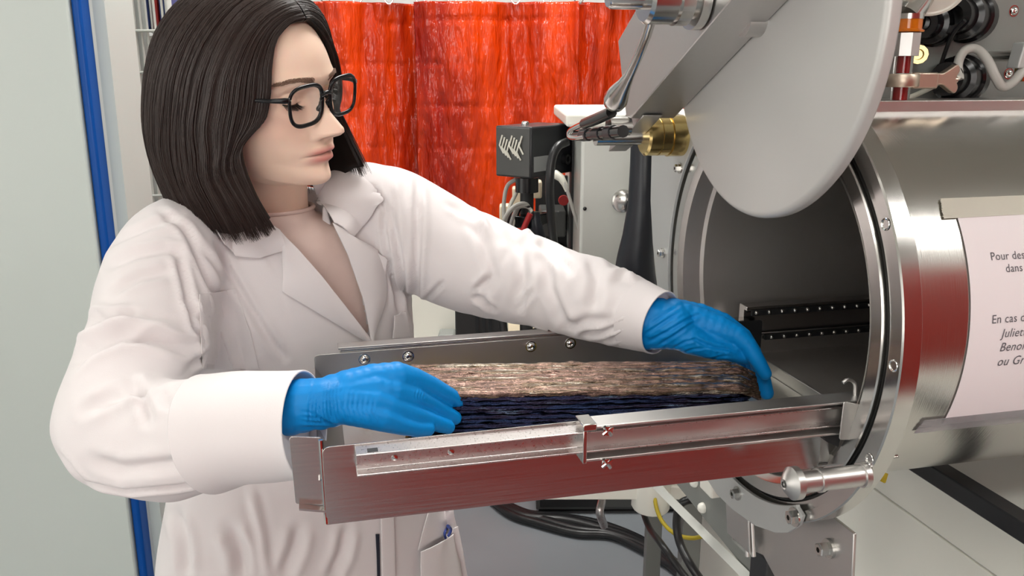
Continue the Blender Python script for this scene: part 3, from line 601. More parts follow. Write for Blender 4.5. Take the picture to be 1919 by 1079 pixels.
# small steel valve at right edge and grey hoses
t = thing('shutoff_valve', M(*onH(1908, 100, .03)), 'small silver shut-off block at the right edge of the feedthrough panel', 'valve')
q = onH(1906, 104, .03)
obj('body', MB().box((-.012, -.02, -.016), (.03, .0, .016), lambda s, a, b: M(q.x + s + .2 * b, q.y + a, q.z + b)), 'plate_grey', t, bevel=.002)
obj('nut', MB().lathe([(0, 0), (0, .012), (.016, .012), (.016, 0)], M(q.x + .004, q.y - .01, q.z - .032), EZ, 6), 'brass', t)
obj('stem', MB().cyl(M(q.x, q.y - .01, q.z), M(q.x - .0, .076, q.z), .007), 'steel_plain', t)
def mp(*a): return [M(*onH(u, v, h)) for u, v, h in a]
cable('hose', mp((1798, 150, .02), (1796, 118, .03), (1808, 95, .03), (1830, 92, .025), (1850, 112, .01), (1866, 145, .0), (1880, 163, .0), (1900, 152, .01), (1916, 132, .015)), .0058, 'cable_grey', 'grey plastic hose looping over the lower black gland')
cable('cable', mp((1808, 38, .015), (1788, 60, .03), (1774, 90, .045), (1762, 125, .055), (1750, 160, .06)), .0026, 'cable_black', 'thin black cable running down from the upper black gland')
cable('cable', mp((1796, 146, .012), (1772, 146, .010), (1748, 162, .02), (1720, 176, .04), (1700, 184, .05)), .0034, 'cable_white', 'pale cable passing behind the brass wing nut')

# gauge column with glass tee, clamp, amber ring and dial
gt = thing('gauge_column', M(*onH(1692, 196, -.02)), 'vertical glass and steel gauge column with wing-nut clamp beside the lid', 'gauge')
hg = -.02
def G(u, v): q = onH(u, v, hg); return M(q.x, q.y, q.z)
gx = onH(1692, 130, hg).x
def gz(v): return onH(1692, v, hg).z
def GL(prof, name, m, n=28, angle=40, parent=gt): return obj(name, MB().lathe(prof, M(gx, hg, 0), EZ, n), m, parent, angle=angle)
GL([(gz(202), 0), (gz(202), .0135), (gz(196), .0115), (gz(186), .0105), (gz(158), .0105), (gz(158), .0)], 'lower_tube', 'glass_clear')
GL([(gz(200), 0), (gz(200), .0055), (gz(160), .0055), (gz(160), 0)], 'lower_core', 'red_fluid')
clampo = GL([(gz(163), 0), (gz(163), .0185), (gz(161), .0195), (gz(140), .0195), (gz(138), .0185), (gz(138), 0)], 'clamp_ring', 'wing_brass')
GL([(gz(138), 0), (gz(138), .0105), (gz(104), .0105), (gz(104), .0)], 'upper_tube', 'glass_clear')
GL([(gz(137), 0), (gz(137), .005), (gz(105), .005), (gz(105), 0)], 'upper_core', 'red_fluid')
GL([(gz(105), 0), (gz(105), .0165), (gz(62), .0165), (gz(60), .014), (gz(60), 0)], 'collar', 'steel_satin', 8, 20)
GL([(gz(60), 0), (gz(60), .0185), (gz(57), .019), (gz(54), .016), (gz(36), .016), (gz(36), 0)], 'amber_ring', 'amber_glass')
GL([(gz(36), 0), (gz(36), .017), (gz(26), .017), (gz(26), 0)], 'band', 'steel_plain')
# clamp arms and wing nut
e0, e1 = G(1704, 151), G(1752, 149)
obj('clamp_arm', MB().box((0, -.006, -.0095), (.034, .006, .0095), lambda s, a, b: M(gx + .012 + s, hg + a, gz(151) + b)), 'wing_brass', gt, bevel=.002)
obj('clamp_screw', MB().cyl(M(gx + .03, hg, gz(150)), M(gx + .075, hg, gz(150)), .004), 'wing_brass', gt)
wn = [(0, -.008), (.010, -.006), (.030, -.018), (.034, -.010), (.028, 0), (.034, .010), (.030, .018), (.010, .006), (0, .008)]
obj('wing_nut', MB().prism(round_poly(wn, .004, 3), lambda a, b, t: M(gx + .042 + a, hg - .005 + .010 * t, gz(148) + b)), 'wing_brass', gt, bevel=.0012)
# gauge head: round white-rimmed disc
q = onH(1752, -18, -.03)
gh = obj('gauge_head', MB().lathe([(-.012, 0), (-.012, .0325), (-.008, .036), (-.002, .036), (0, .033), (.003, .034), (.006, .032), (.006, .029), (.004, .028), (.004, 0)], M(q.x, -.03, q.z + .0), Vector((-.15, -.75, -.75)), 48), 'paint_white', gt, angle=30)
obj('gauge_mount', MB().tube([M(gx, hg, gz(28)), M(gx + .01, hg, gz(8)), M(q.x, -.02, q.z + .004)], [.015, .014, .012], 14), 'steel_plain', gt)

# white side panel under the barrel, right
t = thing('white_cabinet', M(.20, .3, -.9), 'white panelled cabinet side standing under the chamber barrel', 'cabinet')
t.location.z = 0
def seam(u, v, s): q = onS(u, v, s); return q
s1 = .30
qa, qb = onS(1615, 912, s1), onS(1860, 1060, s1)
zz = (qa.z + qb.z) / 2
obj('upper_panel', MB().box((s1, -.62, zz + .0015), (s1 + .02, .75, -.28), M), 'paint_white', t, bevel=.0015)
obj('lower_panel', MB().box((s1, -.62, -MC.z + .02), (s1 + .02, .75, zz - .0015), M), 'paint_white', t, bevel=.0015)
obj('carcass', MB().box((s1 + .004, -.615, -MC.z), (s1 + .45, .745, -.285), M), 'cabinet_grey', t)
# grey side frame with angle bar behind the bracket
t = thing('side_frame', M(.06, .5, -.9), 'grey frame plate with white round caps behind the steel bracket', 'frame')
t.location.z = 0
sf = .075
pq = [onS(u, v, sf) for u, v in ((1250, 885), (1362, 885), (1372, 1012), (1450, 1090), (1415, 1090))]
obj('plate', MB().prism([(q.y, q.z) for q in pq], lambda a, b, t: M(sf + .006 * t, a, b)), 'metal_grey', t, bevel=.001)
q0, q1 = onS(1236, 912, sf), onS(1412, 1086, sf)
obj('angle_bar', MB().tube([M(sf - .004, q0.y, q0.z), M(sf - .004, q1.y, q1.z)], .010, 4), 'cabinet_grey', t, angle=20)
obj('upright', MB().box((sf, q1.y - .05, -MC.z), (sf + .03, q1.y - .02, q1.z), M), 'metal_grey', t)
for u, v in ((1319, 951), (1304, 903)):
    q = onS(u, v, sf); obj('round_cap', MB().ball(M(sf - .002, q.y, q.z), .009, 14), 'paint_white', t)
q = onS(1338, 908, sf - .01)
obj('block', MB().box((sf - .02, q.y - .012, q.z - .018), (sf, q.y + .03, q.z + .012), M), 'paint_white', t, bevel=.003)
# ================================================================ LOADING TRAY
tr = thing('loading_tray', M(-.25, 0, -.145), 'stainless steel loading tray on slide rails pulled out of the chamber port', 'tray')
FH, BHh, WB = -.178, .150, -.144
fpoly = round_poly([(-.529, WB), (-.012, WB), (-.012, -.062), (-.529, -.0655)], [.0005, .006, .003, .007])
obj('front_panel', MB().prism(fpoly, lambda a, b, t: M(a, FH + .0016 * t, b)), 'steel_sheet', tr, bevel=.0003)
bpoly = round_poly([(-.533, WB), (.088, WB), (.088, -.080), (-.533, -.0835)], [.0005, .004, .004, .007])
obj('back_panel', MB().prism(bpoly, lambda a, b, t: M(a, BHh + .0016 * t, b)), 'steel_satin', tr, bevel=.0003)
obj('tray_floor', MB().box((-.505, FH + .001, WB), (.088, BHh, WB + .0016), M), 'steel_sheet', tr)
obj('end_plate', MB().prism([(-.534, -.100), (-.5325, -.0995), (-.5035, -.1432), (-.505, -.1440)], lambda a, b, t: M(a, FH + .004 + (BHh - FH - .005) * t, b)), 'steel_sheet', tr)
ef = obj('end_flange', MB().prism(round_poly([(-.556, -.124), (-.5295, -.128), (-.5295, -.060), (-.558, -.056)], [.002, .001, .002, .004]), lambda a, b, t: M(a, FH + .010 + .0016 * t, b)), 'steel_sheet', tr, bevel=.0003)
obj('flange_lip', MB().prism([(-.553, -.124), (-.528, -.1295), (-.528, -.1315), (-.553, -.126)], lambda a, b, t: M(a, FH + .0 + .011 * t, b)), 'steel_sheet', tr)
obj('folded_edge', MB().tube([M(-.530, FH + .0045, -.06), M(-.5293, FH + .003, -.1295), M(-.529, FH + .001, -.143)], .0022, 8), 'steel_mirror', tr)
obj('floor_sheen', MB().box((.006, FH + .004, WB + .0017), (.083, BHh - .004, WB + .0032), M).box((.03, FH + .004, WB + .0032), (.034, BHh - .004, WB + .0042), M), 'sheen_steel', tr)  # pale sheet over the tray floor, its colour stands in for a bright reflection
obj('end_lip', MB().box((.084, -.12, WB), (.0875, .13, -.124), M), 'steel_satin', tr, bevel=.0008)
# near slide: inner member and sliding sleeve
def cchan(h0, h1, wt, wb, s0, s1, lip=.0045, web=.0065):
    return MB().prism([(h0, wt), (h1, wt), (h1, wt - lip), (h0 - web, wt - lip), (h0 - web, wb + lip), (h1, wb + lip), (h1, wb), (h0, wb)], lambda a, b, t: M(s0 + (s1 - s0) * t, a, b))
ss = onH(1097, 830, -.205).x
ri = obj('slide_rail', cchan(-.1785, -.199, -.0665, -.0885, onH(668, 866, -.2).x, .40, .0022, .010), 'steel_zinc', tr, bevel=.0007)
for u, v in ((740, 863), (846, 853)):
    q = onH(u, v, -.19); obj('rivet', MB().lathe([(0, 0), (0, .0032), (.0012, .0028), (.0016, 0)], M(q.x, -.1885, -.0775), -EH, 12), 'steel_mirror', ri)
obj('rail_slot', MB().box((onH(688, 846, -.19).x, -.196, -.0668), (onH(708, 846, -.19).x, -.188, -.0662), M), 'black_matte', ri)
so_ = obj('slide_sleeve', cchan(-.180, -.2055, -.0585, -.0945, ss, .02, .0028, .009), 'steel_satin', tr, bevel=.0008)
obj('sleeve_clip', MB().box((ss - .004, -.209, -.0615), (ss + .010, -.184, -.0545), M), 'steel_plain', so_, bevel=.001)
obj('sleeve_clip', MB().box((ss - .003, -.2075, -.095), (ss + .001, -.184, -.0615), M), 'steel_plain', so_, bevel=.0006)
for w_ in (-.0630, -.0965):
    c_ = M(ss + .021, -.2065, w_)
    mb = MB().lathe([(0, 0), (0, .0046), (.003, .0046), (.003, 0)], c_, -EH, 12)
    for k in range(4):
        a = .6 + k * math.pi / 2; mb.tube([c_ - EH * .002, c_ - EH * .003 + EA * (.0062 * math.cos(a)) + EZ * (.0062 * math.sin(a))], [.0022, .0016], 6)
    obj('star_screw', mb, 'steel_mirror', so_)
# end bracket of the sleeve by the flange
s_e = onH(1574, 790, -.208).x
obj('stop_bracket', MB().prism(round_poly([(s_e, -.098), (s_e + .021, -.100), (s_e + .021, -.061), (s_e + .001, -.056)], .003), lambda a, b, t: M(a, -.2085 - .0015 * t, b)), 'steel_satin', tr, bevel=.0004)
obj('stop_hook', MB().tube(spline([M(s_e + .028, -.19, -.060), M(s_e + .026, -.19, -.046), M(s_e + .018, -.19, -.041), M(s_e + .012, -.19, -.044)], 5), .002, 8), 'steel_satin', tr)
obj('stop_block', MB().prism([(s_e - .012, -.096), (s_e + .012, -.096), (s_e + .010, -.113), (s_e - .004, -.106)], lambda a, b, t: M(a, -.196 + .012 * t, b)), 'black_matte', tr)
obj('inner_gusset', MB().prism([(-.012, -.142), (.012, -.142), (.010, -.098), (-.012, -.098)], lambda a, b, t: M(a, FH + .006 + .0016 * t, b)), 'steel_satin', tr, bevel=.0004)
# far slide behind the back panel, screws through it
obj('slide_rail', MB().prism([(.153, -.079), (.172, -.079), (.172, -.118), (.153, -.118)], lambda a, b, t: M(-.50 + .58 * t, a, b)), 'steel_brushed', tr, bevel=.0008)
obj('rail_cap', MB().box((-.502, .152, -.0795), (.02, .1735, -.0765), M), 'steel_satin', tr, bevel=.0006)
for u, v in ((683, 673), (765, 667.5), (995, 649), (1069, 643)):
    q = onH(u, v, BHh); domescrew(M(q.x, BHh, q.z), -EH, .0062, tr)
# latch lying on the far rail
lt = thing('rail_catch', M(*onH(1045, 618, .165)), 'small steel spring catch on the far slide rail below her sleeve', 'catch')
q = onH(1040, 624, .165)
def LQ(s, a, b): return M(q.x + s, q.y + a, -.0765 + b)
obj('base_plate', MB().box((-.012, -.008, 0), (.10, .006, .003), LQ), 'steel_plain', lt)
obj('catch_body', MB().box((-.008, -.007, .003), (.012, .005, .011), LQ), 'steel_plain', lt, bevel=.001)
obj('spring_arm', MB().tube([LQ(-.006, 0, .006), LQ(.012, 0, .020), LQ(.03, 0, .008), LQ(.09, 0, .006)], .0018, 8), 'steel_mirror', lt)
obj('pin', MB().ball(LQ(.008, -.004, .012), .0032, 10), 'steel_mirror', lt)
tag(obj('cable_clip', MB().tube(spline([M(*onH(975, 628, .2)), M(*onH(995, 622, .2)), M(*onH(1010, 615, .2)), M(*onH(1002, 600, .22))], 5), .004, 8), 'black_plastic'), 'black clip lying behind the far rail left of the spring catch', 'clip')

# ================================================================ LAYERED BLOCK
BA = -0.195
bl_ = thing('fibre_block', M(-.2, -.02, WB + .002), 'long shiny block of many rough iridescent layers, bronze above dark blue', 'block')
B0 = (-.385, -.038)
def BLK(l, d, w):
    c, s = math.cos(BA), math.sin(BA); return M(B0[0] + l * c - d * s, B0[1] + l * s + d * c, WB + .0018 + w)
L0, L1, DP = -.055, .345, .094
def lamina(d0, d1, w0, w1, seed, la, lb, curl=0.0):
    rnd = random.Random(seed); n = 90; mb = MB(); vs = []
    for i in range(n + 1):
        t = i / n; l = la + (lb - la) * t
        e = max(0.0, (l - (lb - .022)) / .022); sh = 1 - (1 - math.sqrt(max(0, 1 - e * e))) * .55
        j = lambda k, a, fq=38: a * noise.noise(Vector((l * fq, seed * 3.7, k))) + .4 * a * noise.noise(Vector((l * fq * 4, seed * 1.9, k + 5)))
        hw, hh = (d1 - d0) / 2 * sh, (w1 - w0) / 2 * (1 - .25 * e)
        cd, cw = (d0 + d1) / 2 + j(0, .0016), (w0 + w1) / 2 + j(1, .0012) - curl * e * .01
        for a in range(8):
            an = 2 * math.pi * a / 8 + math.pi / 8
            cx = math.copysign(min(1, abs(math.cos(an)) * 1.35), math.cos(an)); cy = math.copysign(min(1, abs(math.sin(an)) * 1.35), math.sin(an))
            vs.append(BLK(l, cd + hw * cx + j(a + 2, min(.0022, hw * .5), 60), cw + hh * cy + j(a + 12, min(.0014, hh * .5), 60)))
    fs = [(i * 8 + a, i * 8 + (a + 1) % 8, i * 8 + 8 + (a + 1) % 8, i * 8 + 8 + a) for i in range(n) for a in range(8)]
    fs += [tuple(range(8))[::-1], tuple(range(n * 8, n * 8 + 8))]
    return mb.add(vs, fs)
hgt = .0590; nl = 11
for k in range(nl):                          # stacked sheets that show on the near side
    w0 = hgt * k / nl; w1 = hgt * (k + 1) / nl + .0016
    m = 'layer_gold' if k <= 1 else 'layer_blue'
    obj('layer', lamina(-.002 + .0012 * (k % 2), DP, w0, w1, 11 + k, L0 + .004 * (k % 3), L1 - .004 * ((k * 2) % 3)), m, bl_, angle=60)
nt = 11
for k in range(nt):                          # ridged strips on the upper side
    d0 = DP * k / nt - .001; d1 = DP * (k + 1) / nt + .002
    obj('layer', lamina(d0, d1, hgt - .002, hgt + .0065 + .0015 * math.sin(k * 2.1), 41 + k, L0 + .003 * (k % 3), L1 + .004 + .022 * k / nt - .010 * (k == nt - 1), 1.0), 'layer_bronze', bl_, angle=60)

# ================================================================ NOTICE taped to the barrel
RN = RT + .0012
def onT(u, v, R=RN):                          # barrel surface point seen at a pixel: (s, angle)
    d = ray(u, v); oo = Vector((0, 0, CAMZ)) - MC
    a = d - EA * d.dot(EA); b = oo - EA * oo.dot(EA)
    A_, B_, C_ = a.dot(a), 2 * a.dot(b), b.dot(b) - R * R
    t = (-B_ - math.sqrt(max(0, B_ * B_ - 4 * A_ * C_))) / (2 * A_); p = oo + d * t
    return p.dot(EA), math.atan2(p.z, -p.dot(EH))
def T(s, ang, R=RN): return M(s, -R * math.cos(ang), R * math.sin(ang))
def patch(name, quad, m, parent, R, th=.0004, nu=10, nv=24, jag=0.0, seed=1):   # quad in (s, angle): TL TR BR BL
    mb = MB(); vs = []; rnd = random.Random(seed)
    for rr in (R, R + th):
        for j in range(nv + 1):
            for i in range(nu + 1):
                a, b = i / nu, j / nv
                s = (quad[0][0] * (1 - a) + quad[1][0] * a) * (1 - b) + (quad[3][0] * (1 - a) + quad[2][0] * a) * b
                g = (quad[0][1] * (1 - a) + quad[1][1] * a) * (1 - b) + (quad[3][1] * (1 - a) + quad[2][1] * a) * b
                if jag and (i in (0, nu)): s += jag * rnd.uniform(-1, 1)
                vs.append(T(s, g, rr))
    w = nu + 1; N = w * (nv + 1); fs = []
    for j in range(nv):
        for i in range(nu):
            q = (j * w + i, j * w + i + 1, (j + 1) * w + i + 1, (j + 1) * w + i); fs += [q, tuple(N + x for x in q[::-1])]
    for i in range(nu): fs += [(i, i + 1, N + i + 1, N + i), (nv * w + i, nv * w + i + 1, N + nv * w + i + 1, N + nv * w + i)]
    for j in range(nv): fs += [(j * w, (j + 1) * w, N + (j + 1) * w, N + j * w), (j * w + nu, (j + 1) * w + nu, N + (j + 1) * w + nu, N + j * w + nu)]
    return obj(name, mb.add(vs, fs), m, parent, angle=60)
tl, bl2 = onT(1789, 392), onT(1765, 795)
mid = onT(1816, 560)
nt_ = thing('notice', T(mid[0] + .1, mid[1]), 'white printed paper notice in grey letters taped round the barrel', 'notice')
s_l = (tl[0] + bl2[0] + mid[0]) / 3
a_t, a_b = tl[1], bl2[1]
patch('sheet', [(tl[0], a_t), (tl[0] + .21, a_t), (bl2[0] + .21, a_b), (bl2[0], a_b)], 'paper', nt_, RN, nv=40)
patch('upper_tape', [(onT(1764, 380)[0], a_t + .055), (tl[0] + .25, a_t + .055), (tl[0] + .25, a_t - .035), (onT(1766, 408)[0], a_t - .045)], 'tape', nt_, RN + .0006, jag=.001)
patch('lower_tape', [(onT(1732, 785)[0], a_b + .045), (bl2[0] + .25, a_b + .045), (bl2[0] + .25, a_b - .05), (onT(1714, 806)[0], a_b - .04)], 'tape_clear', nt_, RN + .0006, jag=.001)
def text_on_barrel(body, u, v, px, ital=0.0):
    s0, g0 = onT(u, v); s1, g1 = onT(u, v - px)
    size = abs(g1 - g0) * RN / .48
    cu = bpy.data.curves.new('txt', 'FONT'); cu.body = body; cu.size = size; cu.shear = ital; cu.resolution_u = 3; cu.space_character = 1.05
    to = bpy.data.objects.new('txt', cu); COL.objects.link(to); bpy.context.view_layer.update()
    me = to.to_mesh(); b = bmesh.new(); b.from_mesh(me); to.to_mesh_clear()
    bmesh.ops.triangulate(b, faces=b.faces); bmesh.ops.subdivide_edges(b, edges=[e for e in b.edges if e.calc_length() > .004], cuts=1)
    mb = MB(); mb.v = [T(s0 + x.co.x * .92, g0 + x.co.y / RN, RN + .0009) for x in b.verts]; mb.f = [tuple(l.index for l in f.verts) for f in b.faces]
    b.free(); bpy.data.objects.remove(to); bpy.data.curves.remove(cu)
    return obj('text_line', mb, 'ink_grey', nt_, smooth=False, fix=False)
text_on_barrel('Pour des ra', 1856, 488, 10.5)
text_on_barrel('dans la', 1884, 510, 10.5)
text_on_barrel('En cas de b', 1857, 606, 11)
text_on_barrel('Juliette', 1875, 632, 11, .22)
text_on_barrel('Benoit T.', 1871, 658, 11, .22)
text_on_barrel('ou Grégo', 1866, 685, 11, .22)
# ================================================================ PERSON
def vcol_mat(name, rough, bump, bscale, sss=0.0, spec=0.4, bdist=0.0004):
    m = bpy.data.materials.new(name); m.use_nodes = True; MATS[name] = m; g = NT(m); b = g.n['Principled BSDF']
    at_ = g.new('ShaderNodeAttribute', attribute_name='tint'); g.link(at_.outputs['Color'], b.inputs['Base Color'])
    b.inputs['Roughness'].default_value = rough; b.inputs['Specular IOR Level'].default_value = spec
    if sss:
        b.inputs['Subsurface Weight'].default_value = sss; b.inputs['Subsurface Radius'].default_value = (1.0, 0.4, 0.25); b.inputs['Subsurface Scale'].default_value = 0.004
    geo = g.new('ShaderNodeNewGeometry'); nz = g.new('ShaderNodeTexNoise', _Scale=bscale, _Detail=3.0); g.link(geo.outputs['Position'], nz.inputs['Vector'])
    bp = g.new('ShaderNodeBump', _Strength=bump, _Distance=bdist); g.link(nz.outputs['Fac'], bp.inputs['Height']); g.link(bp.outputs[0], b.inputs['Normal'])
vcol_mat('skin', 0.46, 0.25, 700, sss=0.25)
mat('coat_cloth', srgb(228, 222, 222), 0.85, bump=0.22, bscale=900, var=0.012, vscale=30, spec=0.25, bdist=0.0004)
mat('shirt_knit', srgb(226, 202, 192), 0.85, bump=0.35, bscale=1100, var=0.05, vscale=40, spec=0.2, bdist=0.0005)
mat('nitrile', srgb(0, 132, 208), 0.46, bump=0.22, bscale=60, stretch=(3, 1, 1), spec=0.25, var=0.04, vscale=20, bdist=0.0012)
mat('hair_dark', srgb(49, 37, 33), 0.34, spec=0.45, var=0.35, vscale=90)
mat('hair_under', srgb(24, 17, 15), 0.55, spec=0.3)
mat('brow_hair', srgb(134, 104, 86), 0.6)
mat('lash', srgb(30, 22, 20), 0.5)
mat('eye_white', srgb(232, 224, 218), 0.15); mat('iris', srgb(62, 42, 28), 0.12)
mat('frame_black', (0.006, 0.006, 0.007, 1), 0.22, spec=0.35)
mat('trouser', srgb(34, 38, 52), 0.8); mat('shoe', srgb(40, 40, 42), 0.5)
def lens():
    m = bpy.data.materials.new('lens_clear'); m.use_nodes = True; MATS['lens_clear'] = m; g = NT(m)
    t = g.new('ShaderNodeBsdfTransparent'); gl = g.new('ShaderNodeBsdfGlossy', _Roughness=0.02); mx = g.new('ShaderNodeMixShader'); mx.inputs[0].default_value = 0.05
    g.link(t.outputs[0], mx.inputs[1]); g.link(gl.outputs[0], mx.inputs[2]); g.link(mx.outputs[0], g.n['Material Output'].inputs[0])
lens()

# head frame
def headm(yaw, pit, rol):
    f0 = Vector((math.sin(yaw), -math.cos(yaw), 0)); l0 = Vector((math.cos(yaw), math.sin(yaw), 0)); u0 = Vector((0, 0, 1))
    f1 = f0 * math.cos(pit) - u0 * math.sin(pit); u1 = f0 * math.sin(pit) + u0 * math.cos(pit)
    return l0 * math.cos(rol) + u1 * math.sin(rol), f1, u1 * math.cos(rol) - l0 * math.sin(rol)
HX, HY, HZ = headm(1.10, 0.07, 0.16); HT = Vector((-.311, 1.100, CAMZ - .0175)); HS = 1.035
def H(x, y, z): return HT + (HX * x + HY * y + HZ * z) * HS
def Hinv(p): d = p - HT; return Vector((d.dot(HX), d.dot(HY), d.dot(HZ)))
GRAV = Hinv(HT + Vector((0, 0, -1)))
TY = math.radians(32)                     # chest turned to her left
def ringpts(c, a, b, yaw, n, k, tilt=0.0, ex=2.3):
    f = Vector((math.sin(yaw), -math.cos(yaw), 0)); l = Vector((math.cos(yaw), math.sin(yaw), 0)); out = []
    for i in range(k):
        an = 2 * math.pi * i / k; cs, sn = math.cos(an), math.sin(an)
        x = math.copysign(abs(sn) ** (2 / ex), sn) * a; y = math.copysign(abs(cs) ** (2 / ex), cs) * b
        out.append(c + l * x + f * y + Vector((0, 0, tilt * x)))
    return out
def lerp_rows(rows, n):
    rows = np.array(rows, float); k = len(rows); t = np.linspace(0, k - 1, n); out = []
    for q in t:
        i = min(int(q), k - 2); u = q - i
        p0 = rows[i - 1] if i else 2 * rows[0] - rows[1]; p1, p2 = rows[i], rows[i + 1]; p3 = rows[i + 2] if i + 2 < k else 2 * p2 - p1
        m1, m2 = (p2 - p0) / 2, (p3 - p1) / 2
        m1 = np.where((p2 - p1) * (p1 - p0) <= 0, m1 * .3, m1) if i else m1
        out.append((2 * u ** 3 - 3 * u ** 2 + 1) * p1 + (u ** 3 - 2 * u ** 2 + u) * m1 + (-2 * u ** 3 + 3 * u ** 2) * p2 + (u ** 3 - u ** 2) * m2)
    return np.array(out)
# ---- head and body: one lofted surface, rings from the crown to the hips
HR = []                                   # zf, zb, F, W, B, yw, n
for z in (.1075, .105, .099, .090, .078, .064, .048, .032):
    k = math.sqrt(max(0.0004, 1 - ((z - .010) / .0977) ** 2)); HR.append((z, z, -.012 + .1025 * k ** .92, .0745 * k, -.012 - .094 * k, -.012, 2.05))
HR += [(.018, .018, .0895, .0738, -.105, -.012, 2.15), (.002, .004, .0820, .0728, -.103, -.012, 2.3), (-.015, -.009, .0790, .0712, -.098, -.010, 2.35), (-.030, -.022, .0800, .0690, -.090, -.008, 2.3),
       (-.045, -.034, .0835, .0665, -.081, -.006, 2.15), (-.058, -.042, .0865, .0625, -.074, -.006, 1.95), (-.070, -.047, .0868, .0595, -.070, -.008, 1.8), (-.085, -.050, .0825, .0570, -.068, -.010, 1.62),
       (-.098, -.052, .0850, .0545, -.067, -.012, 1.46), (-.1065, -.055, .0795, .0515, -.067, -.013, 1.45), (-.1110, -.060, .0680, .0485, -.067, -.014, 1.6), (-.1120, -.067, .0500, .0465, -.067, -.014, 1.85),
       (-.1140, -.080, .0350, .0455, -.067, -.014, 2.0)]
NPH, NROW = 220, 300
hr = lerp_rows(HR, NROW)
def intp(z, ks): a = np.array(sorted(ks)); return np.interp(z, a[:, 0], a[:, 1])
NOSE = [(.024, 0), (.012, .0015), (.002, .0045), (-.008, .0105), (-.020, .0180), (-.030, .0275), (-.0372, .0332), (-.0415, .0325), (-.0460, .0250), (-.0500, .0120), (-.0530, .0045), (-.057, .0015), (-.062, 0)]
NW = [(.02, .009), (.002, .0090), (-.015, .0102), (-.028, .0124), (-.036, .0142), (-.044, .0158), (-.050, .0160), (-.056, .012)]
vs = []; cols = []
base = np.array(srgb(246, 214, 192)[:3]); pink = np.array(srgb(226, 170, 152)[:3]); lipc = np.array(srgb(204, 116, 112)[:3]); warm = np.array(srgb(222, 184, 158)[:3])
ga = lambda d, s: math.exp(-(d / s) ** 2)
phs = [math.pi * (abs(t) ** 1.25) * (1 if t >= 0 else -1) for t in np.linspace(-1, 1, NPH + 1)[:-1]]
for zf, zb, F, W, B, yw, n in hr:
    for ph in phs:
        cs, sn = math.cos(ph), math.sin(ph)
        if cs >= 0: x = W * math.copysign(abs(sn) ** (2 / n), sn); y = yw + (F - yw) * cs ** (2 / n)
        else: x = W * math.copysign(abs(sn) ** (2 / 2.2), sn); y = yw + (yw - B) * -(abs(cs) ** (2 / 2.2))
        z = zf + (zb - zf) * (1 - cs) / 2
        ax_ = abs(x); c = base.copy()
        if y > .0 and z > -.125:
            fr = min(1, y / .03)
            dy = intp(z, NOSE) * math.exp(-(ax_ / intp(z, NW)) ** 2.1)
            dy += .0030 * ga(ax_ - .0130, .0052) * ga(z + .0440, .0052) - .0036 * ga(ax_ - .0200, .0032) * ga(z + .0440, .0065)
            dy -= .0090 * ga(ax_ - .0310, .0175) * ga(z - .0005, .0115) + .0035 * ga(ax_ - .0150, .006) * ga(z - .000, .008)
            dy += .0022 * ga(z - .0190, .007) * ga(ax_ - .026, .022)
            dy += .0030 * ga(ax_ - .047, .018) * ga(z + .026, .016)
            up = math.exp(-(ax_ / .0185) ** 4); lo = math.exp(-(ax_ / .0165) ** 4)
            cz = -.0692 - .0012 * (ax_ / .02) ** 2 + .0006 * ga(ax_, .004)
            dy += .0052 * ga(z - cz - .0050, .0040) * up + .0056 * ga(z - cz + .0062, .0046) * lo
            dy -= .0044 * ga(z - cz, .0013) * math.exp(-(ax_ / .0225) ** 6)
            dy -= .0018 * ga(ax_ - .0255, .004) * ga(z - cz, .004) + .0010 * ga(ax_, .0032) * ga(z + .058, .005)
            dy += .0030 * ga(z + .099, .009) * ga(ax_, .014) - .0010 * ga(z + .086, .004) * ga(ax_, .02)
            dy -= .0004 * ga(ax_ - .027 - .25 * (-.05 - z), .006) * ga(z + .055, .014)
            ns = ga(ax_ - .0068, .0036) * ga(z + .0500, .0030)
            y += dy * fr - .0050 * ns; z += .0030 * ns
            # eyelids over the eyeballs
            ex, ez = ax_ - .0315, z + .0025
            rr2 = .0138 ** 2 - ex * ex - ez * ez
            if rr2 > 0:
                ys = .0590 + math.sqrt(rr2)
                if ys > y - .002: y = max(y, ys) + 0.0
                lid = -.0055 + .0026 * (ex / .012) ** 2                 # lowered upper lid edge
                slit = ga(ez - lid, .0011) * math.exp(-(ex / .0115) ** 6)
                y -= .0022 * slit - .0008 * ga(ez - lid - .0016, .0010) * math.exp(-(ex / .0115) ** 6)
                c = c * (1 - .75 * slit) + np.array(srgb(70, 46, 38)[:3]) * .75 * slit
                y -= .0009 * ga(ez - .0075 + .002 * (ex / .012) ** 2, .0012)   # lid fold
            lm = max(ga(z - cz - .0040, .0036) ** .7 * math.exp(-(ax_ / .0220) ** 6), ga(z - cz + .0056, .0046) ** .7 * math.exp(-(ax_ / .0205) ** 6)) if -.083 < z < -.060 else 0
            c = c * (1 - .85 * lm) + lipc * .85 * lm
            ln = ga(z - cz, .0010) * math.exp(-(ax_ / .0232) ** 8); c = c * (1 - .6 * ln) + np.array(srgb(120, 66, 60)[:3]) * .6 * ln
            ck = .38 * ga(ax_ - .045, .022) * ga(z + .030, .020) + .30 * ga(ax_, .011) * ga(z + .040, .010) + .20 * ga(ax_ - .031, .016) * ga(z + .012, .008)
            c = c * (1 - ck) + pink * ck
            c = c * (1 - .8 * min(1, ns)) + .3 * min(1, ns) * c + .5 * min(1, ns) * np.array(srgb(96, 52, 44)[:3])
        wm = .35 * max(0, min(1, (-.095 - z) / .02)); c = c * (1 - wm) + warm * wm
        vs.append(H(x, y, z)); cols.append(c)
